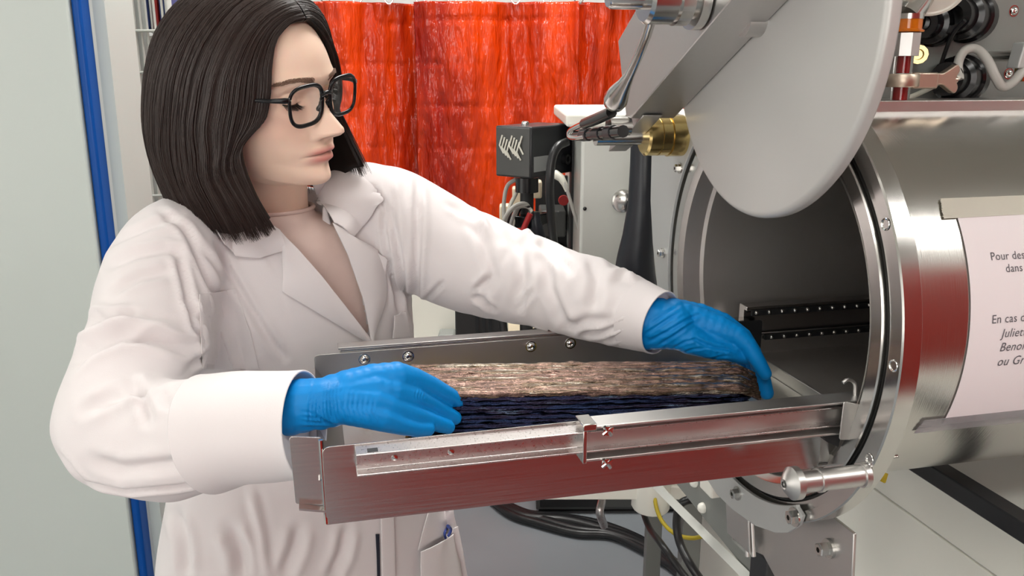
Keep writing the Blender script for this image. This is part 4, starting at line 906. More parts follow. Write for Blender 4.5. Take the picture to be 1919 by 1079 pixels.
# neck and trunk rings in the same topology
def world_ring(c, a, b, yaw, ex=2.1, tilt=0.0):
    f = Vector((math.sin(yaw), -math.cos(yaw), 0)); l = Vector((math.cos(yaw), math.sin(yaw), 0))
    for ph in phs:
        cs, sn = math.cos(ph), math.sin(ph)
        x = math.copysign(abs(sn) ** (2 / ex), sn) * a; y = math.copysign(abs(cs) ** (2 / ex), cs) * b
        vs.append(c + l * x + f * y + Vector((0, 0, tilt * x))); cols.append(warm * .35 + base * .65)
TORSO = [(P(508, 398, 1.172), .066, .062, .02), (P(503, 409, 1.175), .110, .078, .08), (P(500, 428, 1.18), .158, .094, .12), (P(505, 462, 1.185), .182, .106, .12), (P(520, 522, 1.19), .186, .115, .08),
         (P(550, 602, 1.20), .180, .118, .04), (P(565, 682, 1.215), .178, .110, .0), (P(570, 780, 1.232), .188, .113, .0), (P(574, 900, 1.245), .212, .128, .0), (P(578, 1000, 1.25), .232, .140, .0)]
NB = TORSO[0][0]
n0 = len(vs) // NPH
last = [v for v in vs[-NPH:]]; lc_ = sum(last, Vector()) / NPH
for t in np.linspace(.12, 1, 26):
    c = lc_.lerp(NB, t); yaw = 1.115 + (TY - 1.115) * t
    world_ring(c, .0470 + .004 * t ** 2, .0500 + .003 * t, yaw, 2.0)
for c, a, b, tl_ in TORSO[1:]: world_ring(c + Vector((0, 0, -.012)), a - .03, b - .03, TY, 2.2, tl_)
world_ring(Vector((TORSO[-1][0].x, TORSO[-1][0].y, .70)), .17, .11, TY)
nr = len(vs) // NPH
fs = [(i * NPH + j, i * NPH + (j + 1) % NPH, (i + 1) * NPH + (j + 1) % NPH, (i + 1) * NPH + j) for i in range(nr - 1) for j in range(NPH)]
fs += [tuple(range(NPH))[::-1], tuple(range((nr - 1) * NPH, nr * NPH))]
PO = Vector((TORSO[-1][0].x, TORSO[-1][0].y, 0))
def add_tint(o, cols):
    a = o.data.color_attributes.new('tint', 'FLOAT_COLOR', 'POINT'); a.data.foreach_set('color', np.c_[np.array(cols), np.ones(len(cols))].astype(np.float32).ravel())
mb = MB(); mb.v = vs; mb.f = fs
me = bpy.data.meshes.new('person'); me.from_pydata([v - PO for v in vs], [], fs)
person = bpy.data.objects.new('person', me); COL.objects.link(person); person.location = PO
b = bmesh.new(); b.from_mesh(me); bmesh.ops.recalc_face_normals(b, faces=b.faces); b.to_mesh(me); b.free()
for p in me.polygons: p.use_smooth = True
me.materials.append(MATS['skin']); add_tint(person, cols)
tag(person, 'person in white lab coat with dark bob, reaching into the steel tray with gloved hands', 'person', kind='thing')

# ear (joined look: small shell close to the skull)
for sx in (-1, 1):
    mb = MB(); path = [(.071, .004, .016), (.076, -.008, .024), (.078, -.020, .018), (.077, -.022, .002), (.075, -.014, -.014), (.072, -.004, -.026), (.070, .001, -.022)]
    mb.tube(spline([H(sx * x, y, z) for x, y, z in path], 5), [.004] * 0 or [.0035 + .0012 * math.sin(i / 30 * 3.1) for i in range(31)], 8)
    mb.ball(H(sx * .0715, -.006, 0), .013, 14, (.55, .8, 1.5)); mb.ball(H(sx * .0715, -.002, -.027), .006, 12)
    o = obj('ear', mb, 'skin', person, angle=180); add_tint(o, [pink * .4 + base * .6] * len(o.data.vertices))
# eyes
for sx in (-1, 1):
    c = H(sx * .0315, .0588, -.0025)
    e = obj('eye', MB().ball(c, .0128, 24), 'eye_white', person, angle=180)
    gz_ = (HY * .93 - HZ * .36 + HX * .06).normalized()
    obj('iris', MB().lathe([(.0117, .0055), (.0126, .0036), (.0130, .0)], c, gz_, 24), 'iris', e, angle=180)
    mb = MB(); rnd = random.Random(3)
    for i in range(42):
        t = (i + rnd.random()) / 42 * 2 - 1; ex = t * .0118
        ez = -.0055 + .0026 * (ex / .012) ** 2
        ys = .0590 + math.sqrt(max(1e-6, .0139 ** 2 - ex * ex - ez * ez)); L = .0062 + .002 * rnd.random()
        p0 = (sx * (.0315 + ex), ys, ez - .0025); p1 = (sx * (.0315 + ex * 1.22), ys + L * .8, ez - .0025 - L * .55); p2 = (sx * (.0315 + ex * 1.38), ys + L * 1.15, ez - .0025 - L * .62)
        mb.tube([H(*p0), H(*p1), H(*p2)], [.00030, .00022, .00006], 4)
    pth = []
    for t in np.linspace(-1, 1, 17):
        ex = t * .0120; ez = -.0055 + .0026 * t * t; ys = .0592 + math.sqrt(max(1e-6, .0139 ** 2 - ex * ex - ez * ez)); pth.append(H(sx * (.0315 + ex), ys, ez - .0025))
    mb.tube(pth, .0008, 6)
    obj('eyelashes', mb, 'lash', person, angle=180)
    mb = MB()
    for i in range(340):
        t = rnd.random(); xx = .0125 + .040 * t; zc = .0175 + .0045 * math.sin(min(1, t * 1.25) * 2.2) - .005 * max(0, t - .7)
        zz = zc + rnd.uniform(-1, 1) * .0036 * (1 - .6 * t); 
        # surface lookup on the head base
        row = hr[np.argmin(abs(hr[:, 0] - zz))]; F, W, yw, n = row[2], row[3], row[5], row[6]
        s_ = min(1, (xx / W)) ** (n / 2); yy = yw + (F - yw) * math.sqrt(max(0, 1 - s_ * s_)) ** (2 / n) + .0022 * ga(zz - .019, .007) * ga(xx - .026, .022) - .009 * ga(xx - .031, .0175) * ga(zz - .0005, .0115) + .0006
        d = .0052; dz = .0020 * (1 - 2.1 * t)
        mb.tube([H(sx * xx, yy, zz), H(sx * (xx + d * .6), yy - .0006 + .0006, zz + dz), H(sx * (xx + d), yy - .0016, zz + dz * .8)], [.00024, .0002, .00008], 4)
    obj('eyebrow', mb, 'brow_hair', person, angle=180)

# ---- hair: guide locks from a centre parting, an under-shell and strands
GD = [  # front to back, one side (x > 0 is away from the parting), in the head frame
    [(.001, .0760, .0850), (.0165, .0700, .0825), (.0332, .0665, .0725), (.0454, .0655, .0590), (.0559, .0665, .0365), (.0617, .0660, .0100), (.0676, .0587, -.0184), (.0795, .0370, -.0420), (.0855, .0330, -.0640), (.0835, .0450, -.1070), (.0755, .0620, -.1480)],
    [(.001, .066, .100), (.022, .062, .096), (.048, .056, .084), (.068, .048, .062), (.082, .040, .032), (.088, .034, 0), (.0915, .026, -.026), (.0945, .021, -.050), (.0955, .014, -.078), (.091, .028, -.114), (.083, .042, -.160)],
    [(.001, .045, .114), (.028, .042, .108), (.056, .034, .094), (.078, .022, .068), (.093, .008, .034), (.099, -.002, 0), (.102, -.010, -.030), (.103, -.011, -.058), (.103, -.014, -.088), (.099, -.002, -.126), (.091, .010, -.168)],
    [(.001, .012, .124), (.030, .006, .118), (.060, -.008, .100), (.083, -.026, .070), (.097, -.042, .032), (.102, -.052, -.002), (.104, -.060, -.034), (.104, -.066, -.064), (.103, -.064, -.094), (.099, -.056, -.128), (.092, -.046, -.164)],
    [(.001, -.028, .126), (.026, -.040, .118), (.051, -.062, .099), (.070, -.086, .069), (.081, -.104, .032), (.085, -.116, -.002), (.087, -.124, -.034), (.086, -.128, -.064), (.084, -.126, -.094), (.081, -.118, -.126), (.077, -.108, -.156)],
    [(.001, -.060, .117), (.017, -.082, .107), (.031, -.106, .086), (.042, -.126, .056), (.047, -.140, .024), (.049, -.149, -.008), (.050, -.154, -.038), (.049, -.155, -.066), (.047, -.151, -.094), (.045, -.143, -.124), (.043, -.132, -.152)],
    [(0, -.076, .107), (.001, -.098, .096), (.001, -.122, .074), (.001, -.140, .046), (.001, -.151, .016), (.001, -.158, -.012), (.001, -.161, -.040), (.001, -.161, -.068), (.001, -.156, -.096), (.001, -.147, -.124), (.001, -.136, -.150)]]
def guide(sx, gi):
    out = []
    for k, (x, y, z) in enumerate(GD[gi]):
        if sx > 0 and k > 6:              # the far lock lies on the raised shoulder and fans out
            f_ = (k - 6) / 4 * max(0, 1 - gi / 3); z = -.0184 + (z + .0184) * (.82 if gi < 2 else .98); x += .020 * f_; y += .012 * f_
        if y < -.07: y = -.07 + (y + .07) * .80
        out.append(Vector((sx * x, y, z)))
    return out
def gsurf(sx, NS=60, NT=46):
    g = [spline(guide(sx, i), 6) for i in range(len(GD))]; NT0 = len(g[0]); rows = []
    for k in range(NT0):
        rows.append(spline([g[i][k] for i in range(len(GD))], 10))
    return rows                              # rows[k][s]
def strand_pt(rows, s, t):
    k = t * (len(rows) - 1); i = min(int(k), len(rows) - 2); u = k - i
    q = s * (len(rows[0]) - 1); j = min(int(q), len(rows[0]) - 2); w = q - j
    return (rows[i][j].lerp(rows[i][j + 1], w)).lerp(rows[i + 1][j].lerp(rows[i + 1][j + 1], w), u)
hair = None
for sx in (-1, 1):
    rows = gsurf(sx); NSS = len(rows[0]); mb = MB(); vs2 = []
    cen = Vector((0, -.015, 0))
    def inset(p, d):
        q = Vector((0, -.012, min(.02, max(-.17, p.z)))); v = (q - p); return p + v.normalized() * d
    for rws in rows:
        for p in rws: q = inset(p, .0035); vs2.append(H(*q))
    fs2 = [(i * NSS + j, i * NSS + j + 1, (i + 1) * NSS + j + 1, (i + 1) * NSS + j) for i in range(len(rows) - 3) for j in range(NSS - 1)]
    mb.add(vs2, fs2)
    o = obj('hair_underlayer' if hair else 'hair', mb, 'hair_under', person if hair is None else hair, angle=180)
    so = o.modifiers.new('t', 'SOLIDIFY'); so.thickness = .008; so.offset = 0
    if hair is None: hair = o
    mb = MB(); rnd = random.Random(5 + sx)
    NSTR = 5200 if sx < 0 else 2000
    for i in range(NSTR):
        s = rnd.random(); s = s ** 1.15
        cl = noise.noise(Vector((s * 40, sx * 3, 0)))                  # clumping
        s2 = min(1, max(0, s + .012 * noise.noise(Vector((s * 70, 2, sx)))))
        off = rnd.uniform(-.0025, .0040) + .0018 * cl
        t1 = rnd.uniform(.93, 1.0) + .03 * noise.noise(Vector((s * 18, 9, sx))); t1 = min(1, t1); t0 = max(0.0, rnd.uniform(-.05, .12)); k = 22
        pts = []
        wv = rnd.uniform(0, 6.28); fan = rnd.uniform(-1, 1)
        for j in range(k + 1):
            t = t0 + (t1 - t0) * j / k
            sj = s2 + fan * .016 * t * t + .004 * math.sin(t * 5 + wv)
            p = strand_pt(rows, min(1, max(0, sj)), t)
            if sj > 1: p = p + Vector((-sx * (sj - 1) * .3, 0, 0))
            d = off * min(1, t * 4 + .25) + .0022 * noise.noise(Vector((sj * 22, t * 2.5, sx))) * min(1, t * 3)
            p = inset(p, -d)
            pts.append(H(*p))
        r0 = rnd.uniform(.00028, .00056)
        mb.tube(pts, [r0 * (1 - .75 * max(0, (j / k - .8) / .2)) for j in range(k + 1)], 3, caps=False)
    obj('strands', mb, 'hair_dark', hair, angle=180, fix=False)
tag(hair, 'dark brown shoulder-length bob with centre parting')

# ---- glasses
gl = thing('eyeglasses', H(0, .093, 0), 'black round-cornered eyeglasses with clear lenses on her face', 'glasses')
def rim_xy(a, w=.0262, h=.0222):
    c, s = math.cos(a), math.sin(a); e = 2 / 3.1
    x = math.copysign(abs(c) ** e, c) * w; z = math.copysign(abs(s) ** e, s) * h
    x *= 1 + .06 * (z / h); return x, z
def LP(sx, x, z, dy=0):
    X = .0335 + x; y = .0935 - .10 * (X - .0) ** 2 * 9 + .10 * (z) + dy
    return H(sx * X, y, z - .006)
fr = None
for sx in (-1, 1):
    pth = [LP(sx, *rim_xy(a)) for a in np.linspace(0, 2 * math.pi, 65)[:-1]]
    mb = MB().tube(pth, .00205, 10, closed=True, flat=1.3)
    if sx < 0:
        mb.tube(spline([LP(-1, -.0245, .0075), LP(-1, -.030, .0095, .0015), LP(1, -.030, .0095, .0015), LP(1, -.0245, .0075)], 6), .0026, 10)
        for s2 in (-1, 1):
            mb.tube(spline([LP(s2, -.0250, .004), LP(s2, -.0275, -.004, -.003), LP(s2, -.0245, -.011, -.006)], 5), [.0022] * 3 + [.003] * 5 + [.0034, .003, .0018], 8)
    f_ = obj('rim', mb, 'frame_black', gl, angle=60)
    pl_ = [rim_xy(a, .0258, .0218) for a in np.linspace(0, 2 * math.pi, 49)[:-1]]
    lm_ = MB().prism(pl_, lambda x, z, t: LP(sx, x, z, -.0006 + .0012 * t))
    obj('lens', lm_, 'lens_clear', gl, angle=30)
    mb = MB().tube([LP(sx, .0255, .0105), LP(sx, .0310, .0110, -.002), H(sx * .0725, .074, .0050), H(sx * .0765, .040, .0045), H(sx * .0770, -.006, .0040), H(sx * .0770, -.022, -.008), H(sx * .0760, -.032, -.026)], [.0030, .0034, .0024, .0023, .0023, .0022, .002], 10, flat=.7)
    tm = obj('temple', mb, 'frame_black', gl, angle=60)
    obj('rivet', MB().ball(LP(sx, .0265, .0110, .0022), .0009, 8), 'steel_mirror', tm)

# ---- gloves: palm and five bent fingers grown into one skin
def skin_blob(name, chains, vox, m, parent, smooth=4, disp=None):
    mb = MB()
    for ch_ in chains:
        pts = [P(u, v, Y) for u, v, Y, r in ch_]; rr_ = [c[3] for c in ch_]
        for i in range(len(pts) - 1):
            a, b = pts[i], pts[i + 1]; n = max(2, int((b - a).length / (min(rr_[i], rr_[i + 1]) * .5)))
            for k in range(n + 1):
                t = k / n; mb.ball(a.lerp(b, t), rr_[i] + (rr_[i + 1] - rr_[i]) * t, 16)
    o = obj(name, mb, m, parent, angle=180, fix=False)
    md = o.modifiers.new('r', 'REMESH'); md.mode = 'VOXEL'; md.voxel_size = vox; md.use_smooth_shade = True
    sm = o.modifiers.new('s', 'SMOOTH'); sm.factor = .5; sm.iterations = smooth
    dg = bpy.context.evaluated_depsgraph_get(); me = bpy.data.meshes.new_from_object(o.evaluated_get(dg)); o.modifiers.clear(); o.data = me
    for p in me.polygons: p.use_smooth = True
    return o
def pix(p):
    d = p - Vector((0, 0, CAMZ)); c, s = math.cos(PITCH), math.sin(PITCH); f_ = d.y * c - d.z * s; u_ = d.y * s + d.z * c
    return 959.5 + FPX * d.x / f_, 539.5 - FPX * u_ / f_
def crease(o, strokes):             # cloth folds: valleys (depth > 0) and ridges pressed along the normal, each along a line on the garment
    me = o.data; n = len(me.vertices); co = np.empty(n * 3); me.vertices.foreach_get('co', co); no = np.empty(n * 3); me.vertices.foreach_get('normal', no)
    co = co.reshape(-1, 3) + np.array(org(o)); no = no.reshape(-1, 3)
    d = co - np.array([0, 0, CAMZ]); c, s = math.cos(PITCH), math.sin(PITCH); f_ = d[:, 1] * c - d[:, 2] * s
    U = 959.5 + FPX * d[:, 0] / f_; V = 539.5 - FPX * (d[:, 1] * s + d[:, 2] * c) / f_
    facing = np.clip(-(no * d).sum(1) / np.linalg.norm(d, axis=1) * 3, 0, 1)
    disp = np.zeros(n)
    for pts, w, dep, kind, ymin, ymax in strokes:
        best = np.full(n, 1e9); sgn = np.zeros(n); tt = np.zeros(n); K = len(pts) - 1
        for i in range(K):
            a, b = np.array(pts[i], float), np.array(pts[i + 1], float); e = b - a; L2 = e @ e
            t = np.clip(((U - a[0]) * e[0] + (V - a[1]) * e[1]) / L2, 0, 1); dx = U - a[0] - t * e[0]; dv = V - a[1] - t * e[1]
            dd = np.hypot(dx, dv); m = dd < best; best[m] = dd[m]; sgn[m] = np.sign(e[0] * dv - e[1] * dx)[m]; tt[m] = ((i + t) / K)[m]
        end = np.clip(np.minimum(tt, 1 - tt) * 5 + .25, 0, 1) * facing * ((co[:, 1] > ymin) & (co[:, 1] < ymax))
        x = best / w
        if kind == 'v': pr = -np.exp(-x * x) + .55 * np.exp(-((x - 1.9) / 1.0) ** 2)
        elif kind == 'r': pr = np.exp(-x * x) - .35 * np.exp(-((x - 2.0) / .9) ** 2)
        else: pr = np.where(sgn > 0, np.exp(-x / 2.2) * (x < 9), -np.exp(-(x / .55) ** 2) * .8)      # 's': a fold edge, cloth proud on one side
        disp += dep * pr * end
    co2 = co + no * disp[:, None] - np.array(org(o)); me.vertices.foreach_set('co', co2.ravel()); me.update()
RG = [[(520, 768, .805, .0285), (565, 760, .803, .0275), (600, 754, .806, .0250)],
      [(600, 746, .812, .0205), (650, 727, .822, .0190), (700, 712, .836, .0175), (742, 706, .846, .0165), (776, 710, .860, .0125), (810, 724, .876, .0108), (842, 742, .891, .0100), (860, 753, .900, .0085)],
      [(600, 752, .806, .0215), (650, 740, .816, .0195), (700, 732, .826, .0180), (735, 734, .834, .0160), (776, 742, .848, .0108), (805, 757, .864, .0098), (830, 771, .876, .0094), (852, 783, .884, .0082)],
      [(602, 762, .802, .0210), (650, 752, .810, .0190), (700, 754, .816, .0170), (722, 760, .820, .0150), (774, 776, .836, .0102), (805, 788, .850, .0094), (826, 796, .860, .0088), (840, 800, .866, .0078)],
      [(602, 775, .800, .0165), (645, 766, .804, .0160), (690, 776, .806, .0150), (715, 784, .808, .0135), (754, 798, .818, .0098), (782, 804, .830, .0086), (802, 804, .840, .0078)],
      [(625, 752, .825, .0190), (680, 748, .852, .0160), (730, 756, .875, .0125), (775, 772, .893, .0105), (800, 782, .900, .0090)]]
grt = skin_blob('glove', RG, .0016, 'nitrile', person, 5)
tag(grt, 'bright blue nitrile glove on the hand at the left end of the block')
LGv = [[(1200, 592, 1.068, .0335), (1228, 602, 1.060, .0320), (1262, 608, 1.052, .0290)], [(1214, 628, 1.055, .0190), (1240, 626, 1.05, .0200), (1275, 628, 1.045, .0190)],
       [(1262, 592, 1.058, .0225), (1300, 600, 1.054, .0200), (1345, 615, 1.046, .0180), (1380, 628, 1.038, .0135), (1402, 647, 1.032, .0112), (1420, 676, 1.026, .0100), (1434, 700, 1.022, .0085)],
       [(1262, 588, 1.070, .0210), (1310, 594, 1.070, .0185), (1352, 608, 1.066, .0165), (1392, 630, 1.058, .0115), (1412, 660, 1.050, .0105), (1428, 702, 1.040, .0102), (1437, 736, 1.034, .0092)],
       [(1265, 592, 1.085, .0200), (1310, 598, 1.090, .0175), (1350, 612, 1.090, .0155), (1388, 636, 1.082, .0110), (1406, 668, 1.074, .0100), (1418, 704, 1.064, .0095), (1426, 738, 1.056, .0086)],
       [(1268, 600, 1.098, .0180), (1308, 606, 1.106, .0155), (1342, 620, 1.108, .0135), (1374, 642, 1.102, .0095), (1388, 668, 1.096, .0088), (1396, 694, 1.090, .0080)],
       [(1262, 618, 1.048, .0230), (1292, 634, 1.040, .0205), (1326, 650, 1.034, .0150), (1358, 660, 1.031, .0112), (1384, 667, 1.036, .0095), (1400, 672, 1.040, .0080)],
       [(1290, 620, 1.050, .0200), (1340, 640, 1.040, .0140), (1375, 655, 1.036, .0100)]]
glf = skin_blob('glove', LGv, .0016, 'nitrile', person, 5)
tag(glf, 'bright blue nitrile glove on the hand bent over the right end of the block')
A9, B9 = -9, 9
rs = []
for k in range(9):
    x = 585 + k * 6; rs.append(([(x + 4, 712 - k), (x - 2, 740), (x - 6 + k, 772), (x - 4 + k * 2, 796)], 2.0, .0009, 'v', A9, B9))
for k in range(7): rs.append(([(648 + k * 9, 725 + k * 4), (644 + k * 9, 760 + k * 2), (652 + k * 10, 790)], 1.8, .0006, 'v', A9, B9))
for k in range(4): rs.append(([(566, 770 + k * 10), (590 + k * 8, 776 + k * 8), (620 + k * 6, 796)], 2.5, .0010, 'v', A9, B9))
for k in range(4): rs.append(([(782 + k * 5, 728 + k * 2), (778 + k * 5, 742 + k * 2), (780 + k * 5, 752)], 1.5, .0005, 'v', A9, B9))
crease(grt, rs)
ls = [([(1215, 640), (1250, 622), (1290, 598), (1310, 590)], 3, .0016, 'v', A9, B9), ([(1232, 648), (1262, 630), (1296, 606)], 2.6, .0014, 'v', A9, B9), ([(1206, 628), (1240, 606), (1275, 584)], 3, .0013, 'v', A9, B9),
      ([(1262, 652), (1285, 640), (1305, 636)], 2.4, .0012, 'v', A9, B9), ([(1272, 664), (1296, 655), (1330, 650)], 2.2, .0010, 'v', A9, B9),
      ([(1300, 634), (1320, 645), (1345, 652), (1373, 655)], 3.2, .0020, 'v', A9, B9), ([(1222, 606), (1250, 586), (1272, 574)], 3, .0010, 'v', A9, B9), ([(1330, 674), (1350, 668), (1372, 667)], 2, .0008, 'v', A9, B9)]
crease(glf, ls)

# ---- lab coat: trunk and sleeves grown into one cloth
def loft(mb, rings):
    k = len(rings[0]); vs = [p for r in rings for p in r]; n = len(rings)
    fs = [(i * k + j, i * k + (j + 1) % k, (i + 1) * k + (j + 1) % k, (i + 1) * k + j) for i in range(n - 1) for j in range(k)]
    fs += [tuple(range(k))[::-1], tuple(range((n - 1) * k, n * k))]
    return mb.add(vs, fs)
def resample(ch_, n=40):
    a = lerp_rows([tuple(P(u, v, Y)) + (r,) for u, v, Y, r in ch_], n); return [Vector(x[:3]) for x in a], [float(x[3]) for x in a]
mb = MB()
trr = [(c, a, b_, tl_) for c, a, b_, tl_ in TORSO] + [(Vector((TORSO[-1][0].x, TORSO[-1][0].y, .70)), .244, .154, 0), (Vector((TORSO[-1][0].x, TORSO[-1][0].y, .58)), .262, .172, 0), (Vector((TORSO[-1][0].x, TORSO[-1][0].y, .46)), .272, .182, 0)]
rows = lerp_rows([tuple(c) + (a, b_, tl_) for c, a, b_, tl_ in trr], 60)
loft(mb, [ringpts(Vector(r[:3]), r[3], r[4], TY, 0, 72, r[5], 2.25) for r in rows])
LARM = [(690, 395, 1.235, .070), (735, 412, 1.245, .078), (800, 452, 1.238, .0790), (880, 492, 1.222, .0755), (980, 524, 1.190, .0655), (1080, 553, 1.140, .0590), (1160, 578, 1.100, .0510), (1226, 601, 1.062, .0415)]
RARM = [(345, 450, 1.10, .062), (318, 488, 1.055, .069), (292, 560, 1.005, .0710), (272, 640, .950, .0680), (236, 725, .895, .0650), (226, 800, .853, .0650), (300, 824, .834, .0630), (380, 814, .822, .0575), (450, 802, .812, .0520), (545, 797, .803, .0485)]
for ch_ in (LARM, RARM):
    pts, rr_ = resample(ch_, 70); mb.tube(pts, rr_, 40)
    mb.ball(pts[0], rr_[0], 24)
coat = obj('lab_coat', mb, 'coat_cloth', person, angle=180, fix=False)
md = coat.modifiers.new('r', 'REMESH'); md.mode = 'VOXEL'; md.voxel_size = .0040; md.use_smooth_shade = True
sm = coat.modifiers.new('s', 'SMOOTH'); sm.factor = .6; sm.iterations = 14
dg = bpy.context.evaluated_depsgraph_get(); me = bpy.data.meshes.new_from_object(coat.evaluated_get(dg)); coat.modifiers.clear(); coat.data = me
for p in me.polygons: p.use_smooth = True
tag(coat, 'white cotton lab coat with notched lapels and turned-up cuff')
# bigger undulation of loose cloth
n = len(me.vertices); co = np.empty(n * 3); me.vertices.foreach_get('co', co); no = np.empty(n * 3); me.vertices.foreach_get('normal', no); co = co.reshape(-1, 3); no = no.reshape(-1, 3)
AXA = (P(1226, 601, 1.062) - P(800, 452, 1.238)).normalized(); AXB = (P(545, 797, .803) - P(222, 800, .853)).normalized()
def fold(c):
    c = c + PO; a = max(0, min(1, (c.x + .10) / .08)); q = c.dot(AXA); r_ = c - AXA * q
    f = a * (.0045 * noise.noise(Vector((q * 24 + r_.z * 9, r_.z * 7, r_.y * 5))) + .0018 * noise.noise(Vector((q * 55 - r_.z * 20, r_.z * 10, 3))))
    b_ = max(0, min(1, (-.27 - c.x) / .06)) * (1 if c.y < 1.08 else 0); q = c.dot(AXB); r_ = c - AXB * q
    f += b_ * (.0040 * noise.noise(Vector((q * 12 + r_.z * 16, r_.z * 10, r_.y * 6 + 4))) + .0015 * noise.noise(Vector((q * 30, r_.z * 34, 8))))
    return f
dd = np.array([fold(Vector(c)) + noise.noise(Vector(c) * 9) * .0028 + noise.noise(Vector((c[0] * 22, c[1] * 22, c[2] * 14))) * .0011 for c in co])
me.vertices.foreach_set('co', (co + no * dd[:, None]).ravel()); me.update()
FAR = (1.0, 9.0); NEAR = (-9, 1.12); ANY = (-9, 9)
st = []
def S_(pts, w, dep, kind='v', rng=ANY): st.append((pts, w, dep, kind) + rng)
# near sleeve: folds at the shoulder, the inner elbow and along the forearm
S_([(160, 610), (185, 592), (215, 596), (250, 588)], 9, .0085); S_([(128, 690), (170, 655), (230, 628), (300, 640), (365, 662)], 12, .0070); S_([(240, 640), (290, 628), (340, 640), (370, 645)], 8, .0045)
S_([(330, 470), (345, 520), (355, 570), (366, 610), (380, 640)], 8, .0050); S_([(345, 560), (362, 585), (388, 610), (408, 655)], 6, .0030)
S_([(350, 690), (378, 672), (402, 655)], 8, .0050); S_([(200, 500), (250, 478), (310, 468), (350, 478)], 10, .0040); S_([(215, 545), (260, 520), (315, 510)], 9, .0035)
S_([(245, 715), (270, 745), (280, 790)], 12, .0055); S_([(160, 770), (210, 745), (250, 735), (300, 725)], 13, .0050); S_([(300, 745), (350, 768), (400, 770)], 12, .0035); S_([(105, 845), (160, 905), (240, 920), (330, 912), (410, 897), (440, 880)], 5, .0045)
S_([(170, 860), (230, 880), (300, 872), (380, 860)], 14, .0040); S_([(230, 760), (300, 730), (370, 715), (420, 712)], 9, .0035, 'r'); S_([(140, 640), (190, 620), (260, 605), (330, 612)], 8, .0045, 'r')
S_([(180, 470), (230, 445), (290, 420), (340, 402)], 8, .0030)
# trunk: folds running from shoulder and lapel
S_([(405, 455), (430, 510), (470, 580), (510, 640), (535, 672)], 8, .0050); S_([(345, 430), (380, 500), (410, 570), (440, 640), (460, 700)], 8, .0055); S_([(420, 555), (440, 600), (455, 650), (462, 690)], 16, .0055)
S_([(372, 545), (372, 600), (376, 660), (380, 700)], 4, .0030, 's'); S_([(300, 395), (350, 430), (400, 500)], 8, .0035)
S_([(716, 402), (724, 450), (735, 520), (748, 580)], 6, .0065); S_([(735, 400), (748, 470), (758, 540), (770, 600)], 6, .0060); S_([(700, 350), (722, 390), (735, 440)], 7, .0035); S_([(782, 340), (784, 420), (780, 500), (778, 580), (788, 640)], 8, .0070)
S_([(740, 340), (752, 400), (758, 460)], 10, .0040, 'r')
# far sleeve: rings of folds
S_([(800, 560), (815, 545), (830, 528)], 5, .0050); S_([(890, 545), (905, 530), (920, 520)], 6, .0070); S_([(888, 555), (905, 562), (925, 580)], 6, .0060); S_([(885, 415), (905, 450), (925, 520), (900, 560)], 12, .0050)
S_([(960, 440), (975, 470), (980, 520), (972, 570)], 14, .0055); S_([(1000, 450), (1040, 475), (1070, 510)], 10, .0045); S_([(1025, 490), (1030, 540), (1050, 590), (1070, 620)], 12, .0045); S_([(975, 580), (985, 560), (1000, 545)], 6, .0050)
S_([(1090, 625), (1130, 622), (1160, 612), (1185, 600)], 6, .0055); S_([(1130, 640), (1160, 630), (1180, 615)], 5, .0045); S_([(1105, 480), (1120, 520), (1110, 580)], 14, .0040); S_([(1140, 515), (1170, 510), (1190, 520)], 9, .0050, 'r')
S_([(880, 395), (900, 410), (915, 440)], 9, .0045, 'r'); S_([(975, 440), (995, 440), (1015, 455)], 10, .0050, 'r'); S_([(840, 380), (870, 400), (900, 408)], 8, .0035); S_([(1060, 615), (1100, 600), (1150, 600)], 10, .0035)
# skirt below the tray
S_([(330, 960), (345, 1010), (350, 1079)], 12, .006); S_([(430, 990), (450, 1030), (455, 1079)], 16, .007); S_([(560, 990), (552, 1030), (530, 1079)], 14, .006); S_([(650, 990), (640, 1040), (620, 1079)], 12, .006); S_([(470, 920), (490, 1000), (500, 1079)], 10, .004, 'r')
st = [(p_, w_ * .8, d_ * 1.45, k_, a_, b_) for p_, w_, d_, k_, a_, b_ in st]
crease(coat, st)
sm = coat.modifiers.new('s', 'SMOOTH'); sm.factor = .5; sm.iterations = 3
dg = bpy.context.evaluated_depsgraph_get(); me = bpy.data.meshes.new_from_object(coat.evaluated_get(dg)); coat.modifiers.clear(); coat.data = me
for p in me.polygons: p.use_smooth = True
# open the front over the shirt
VPOLY = [(470, 330), (604, 330), (600, 362), (622, 408), (654, 478), (680, 560), (692, 628), (634, 576), (590, 523), (550, 477), (516, 446), (470, 420)]
def inside(u, v, poly):
    c = False; j = len(poly) - 1
    for i in range(len(poly)):
        if (poly[i][1] > v) != (poly[j][1] > v) and u < (poly[j][0] - poly[i][0]) * (v - poly[i][1]) / (poly[j][1] - poly[i][1]) + poly[i][0]: c = not c
        j = i
    return c
BV = None
def rebuild():
    global BV
    dv = [v.co + org(coat) for v in coat.data.vertices]; BV = BVHTree.FromPolygons(dv, [tuple(p.vertices) for p in coat.data.polygons])
rebuild()
def onC(u, v, off=.0):
    h = BV.ray_cast(Vector((0, 0, CAMZ)), ray(u, v))
    if h[0] is None: return None
    nn = h[1] if h[1].dot(ray(u, v)) < 0 else -h[1]
    return h[0] + nn * off
def resamp2(pl, n):
    pl = [Vector(p) for p in pl]; L = [0]
    for i in range(len(pl) - 1): L.append(L[-1] + (pl[i + 1] - pl[i]).length)
    out = []
    for k in range(n):
        d = L[-1] * k / (n - 1); i = max(0, min(len(pl) - 2, int(np.searchsorted(L, d)) - 1)); t = (d - L[i]) / max(1e-9, L[i + 1] - L[i]); out.append(pl[i].lerp(pl[i + 1], min(1, max(0, t))))
    return out
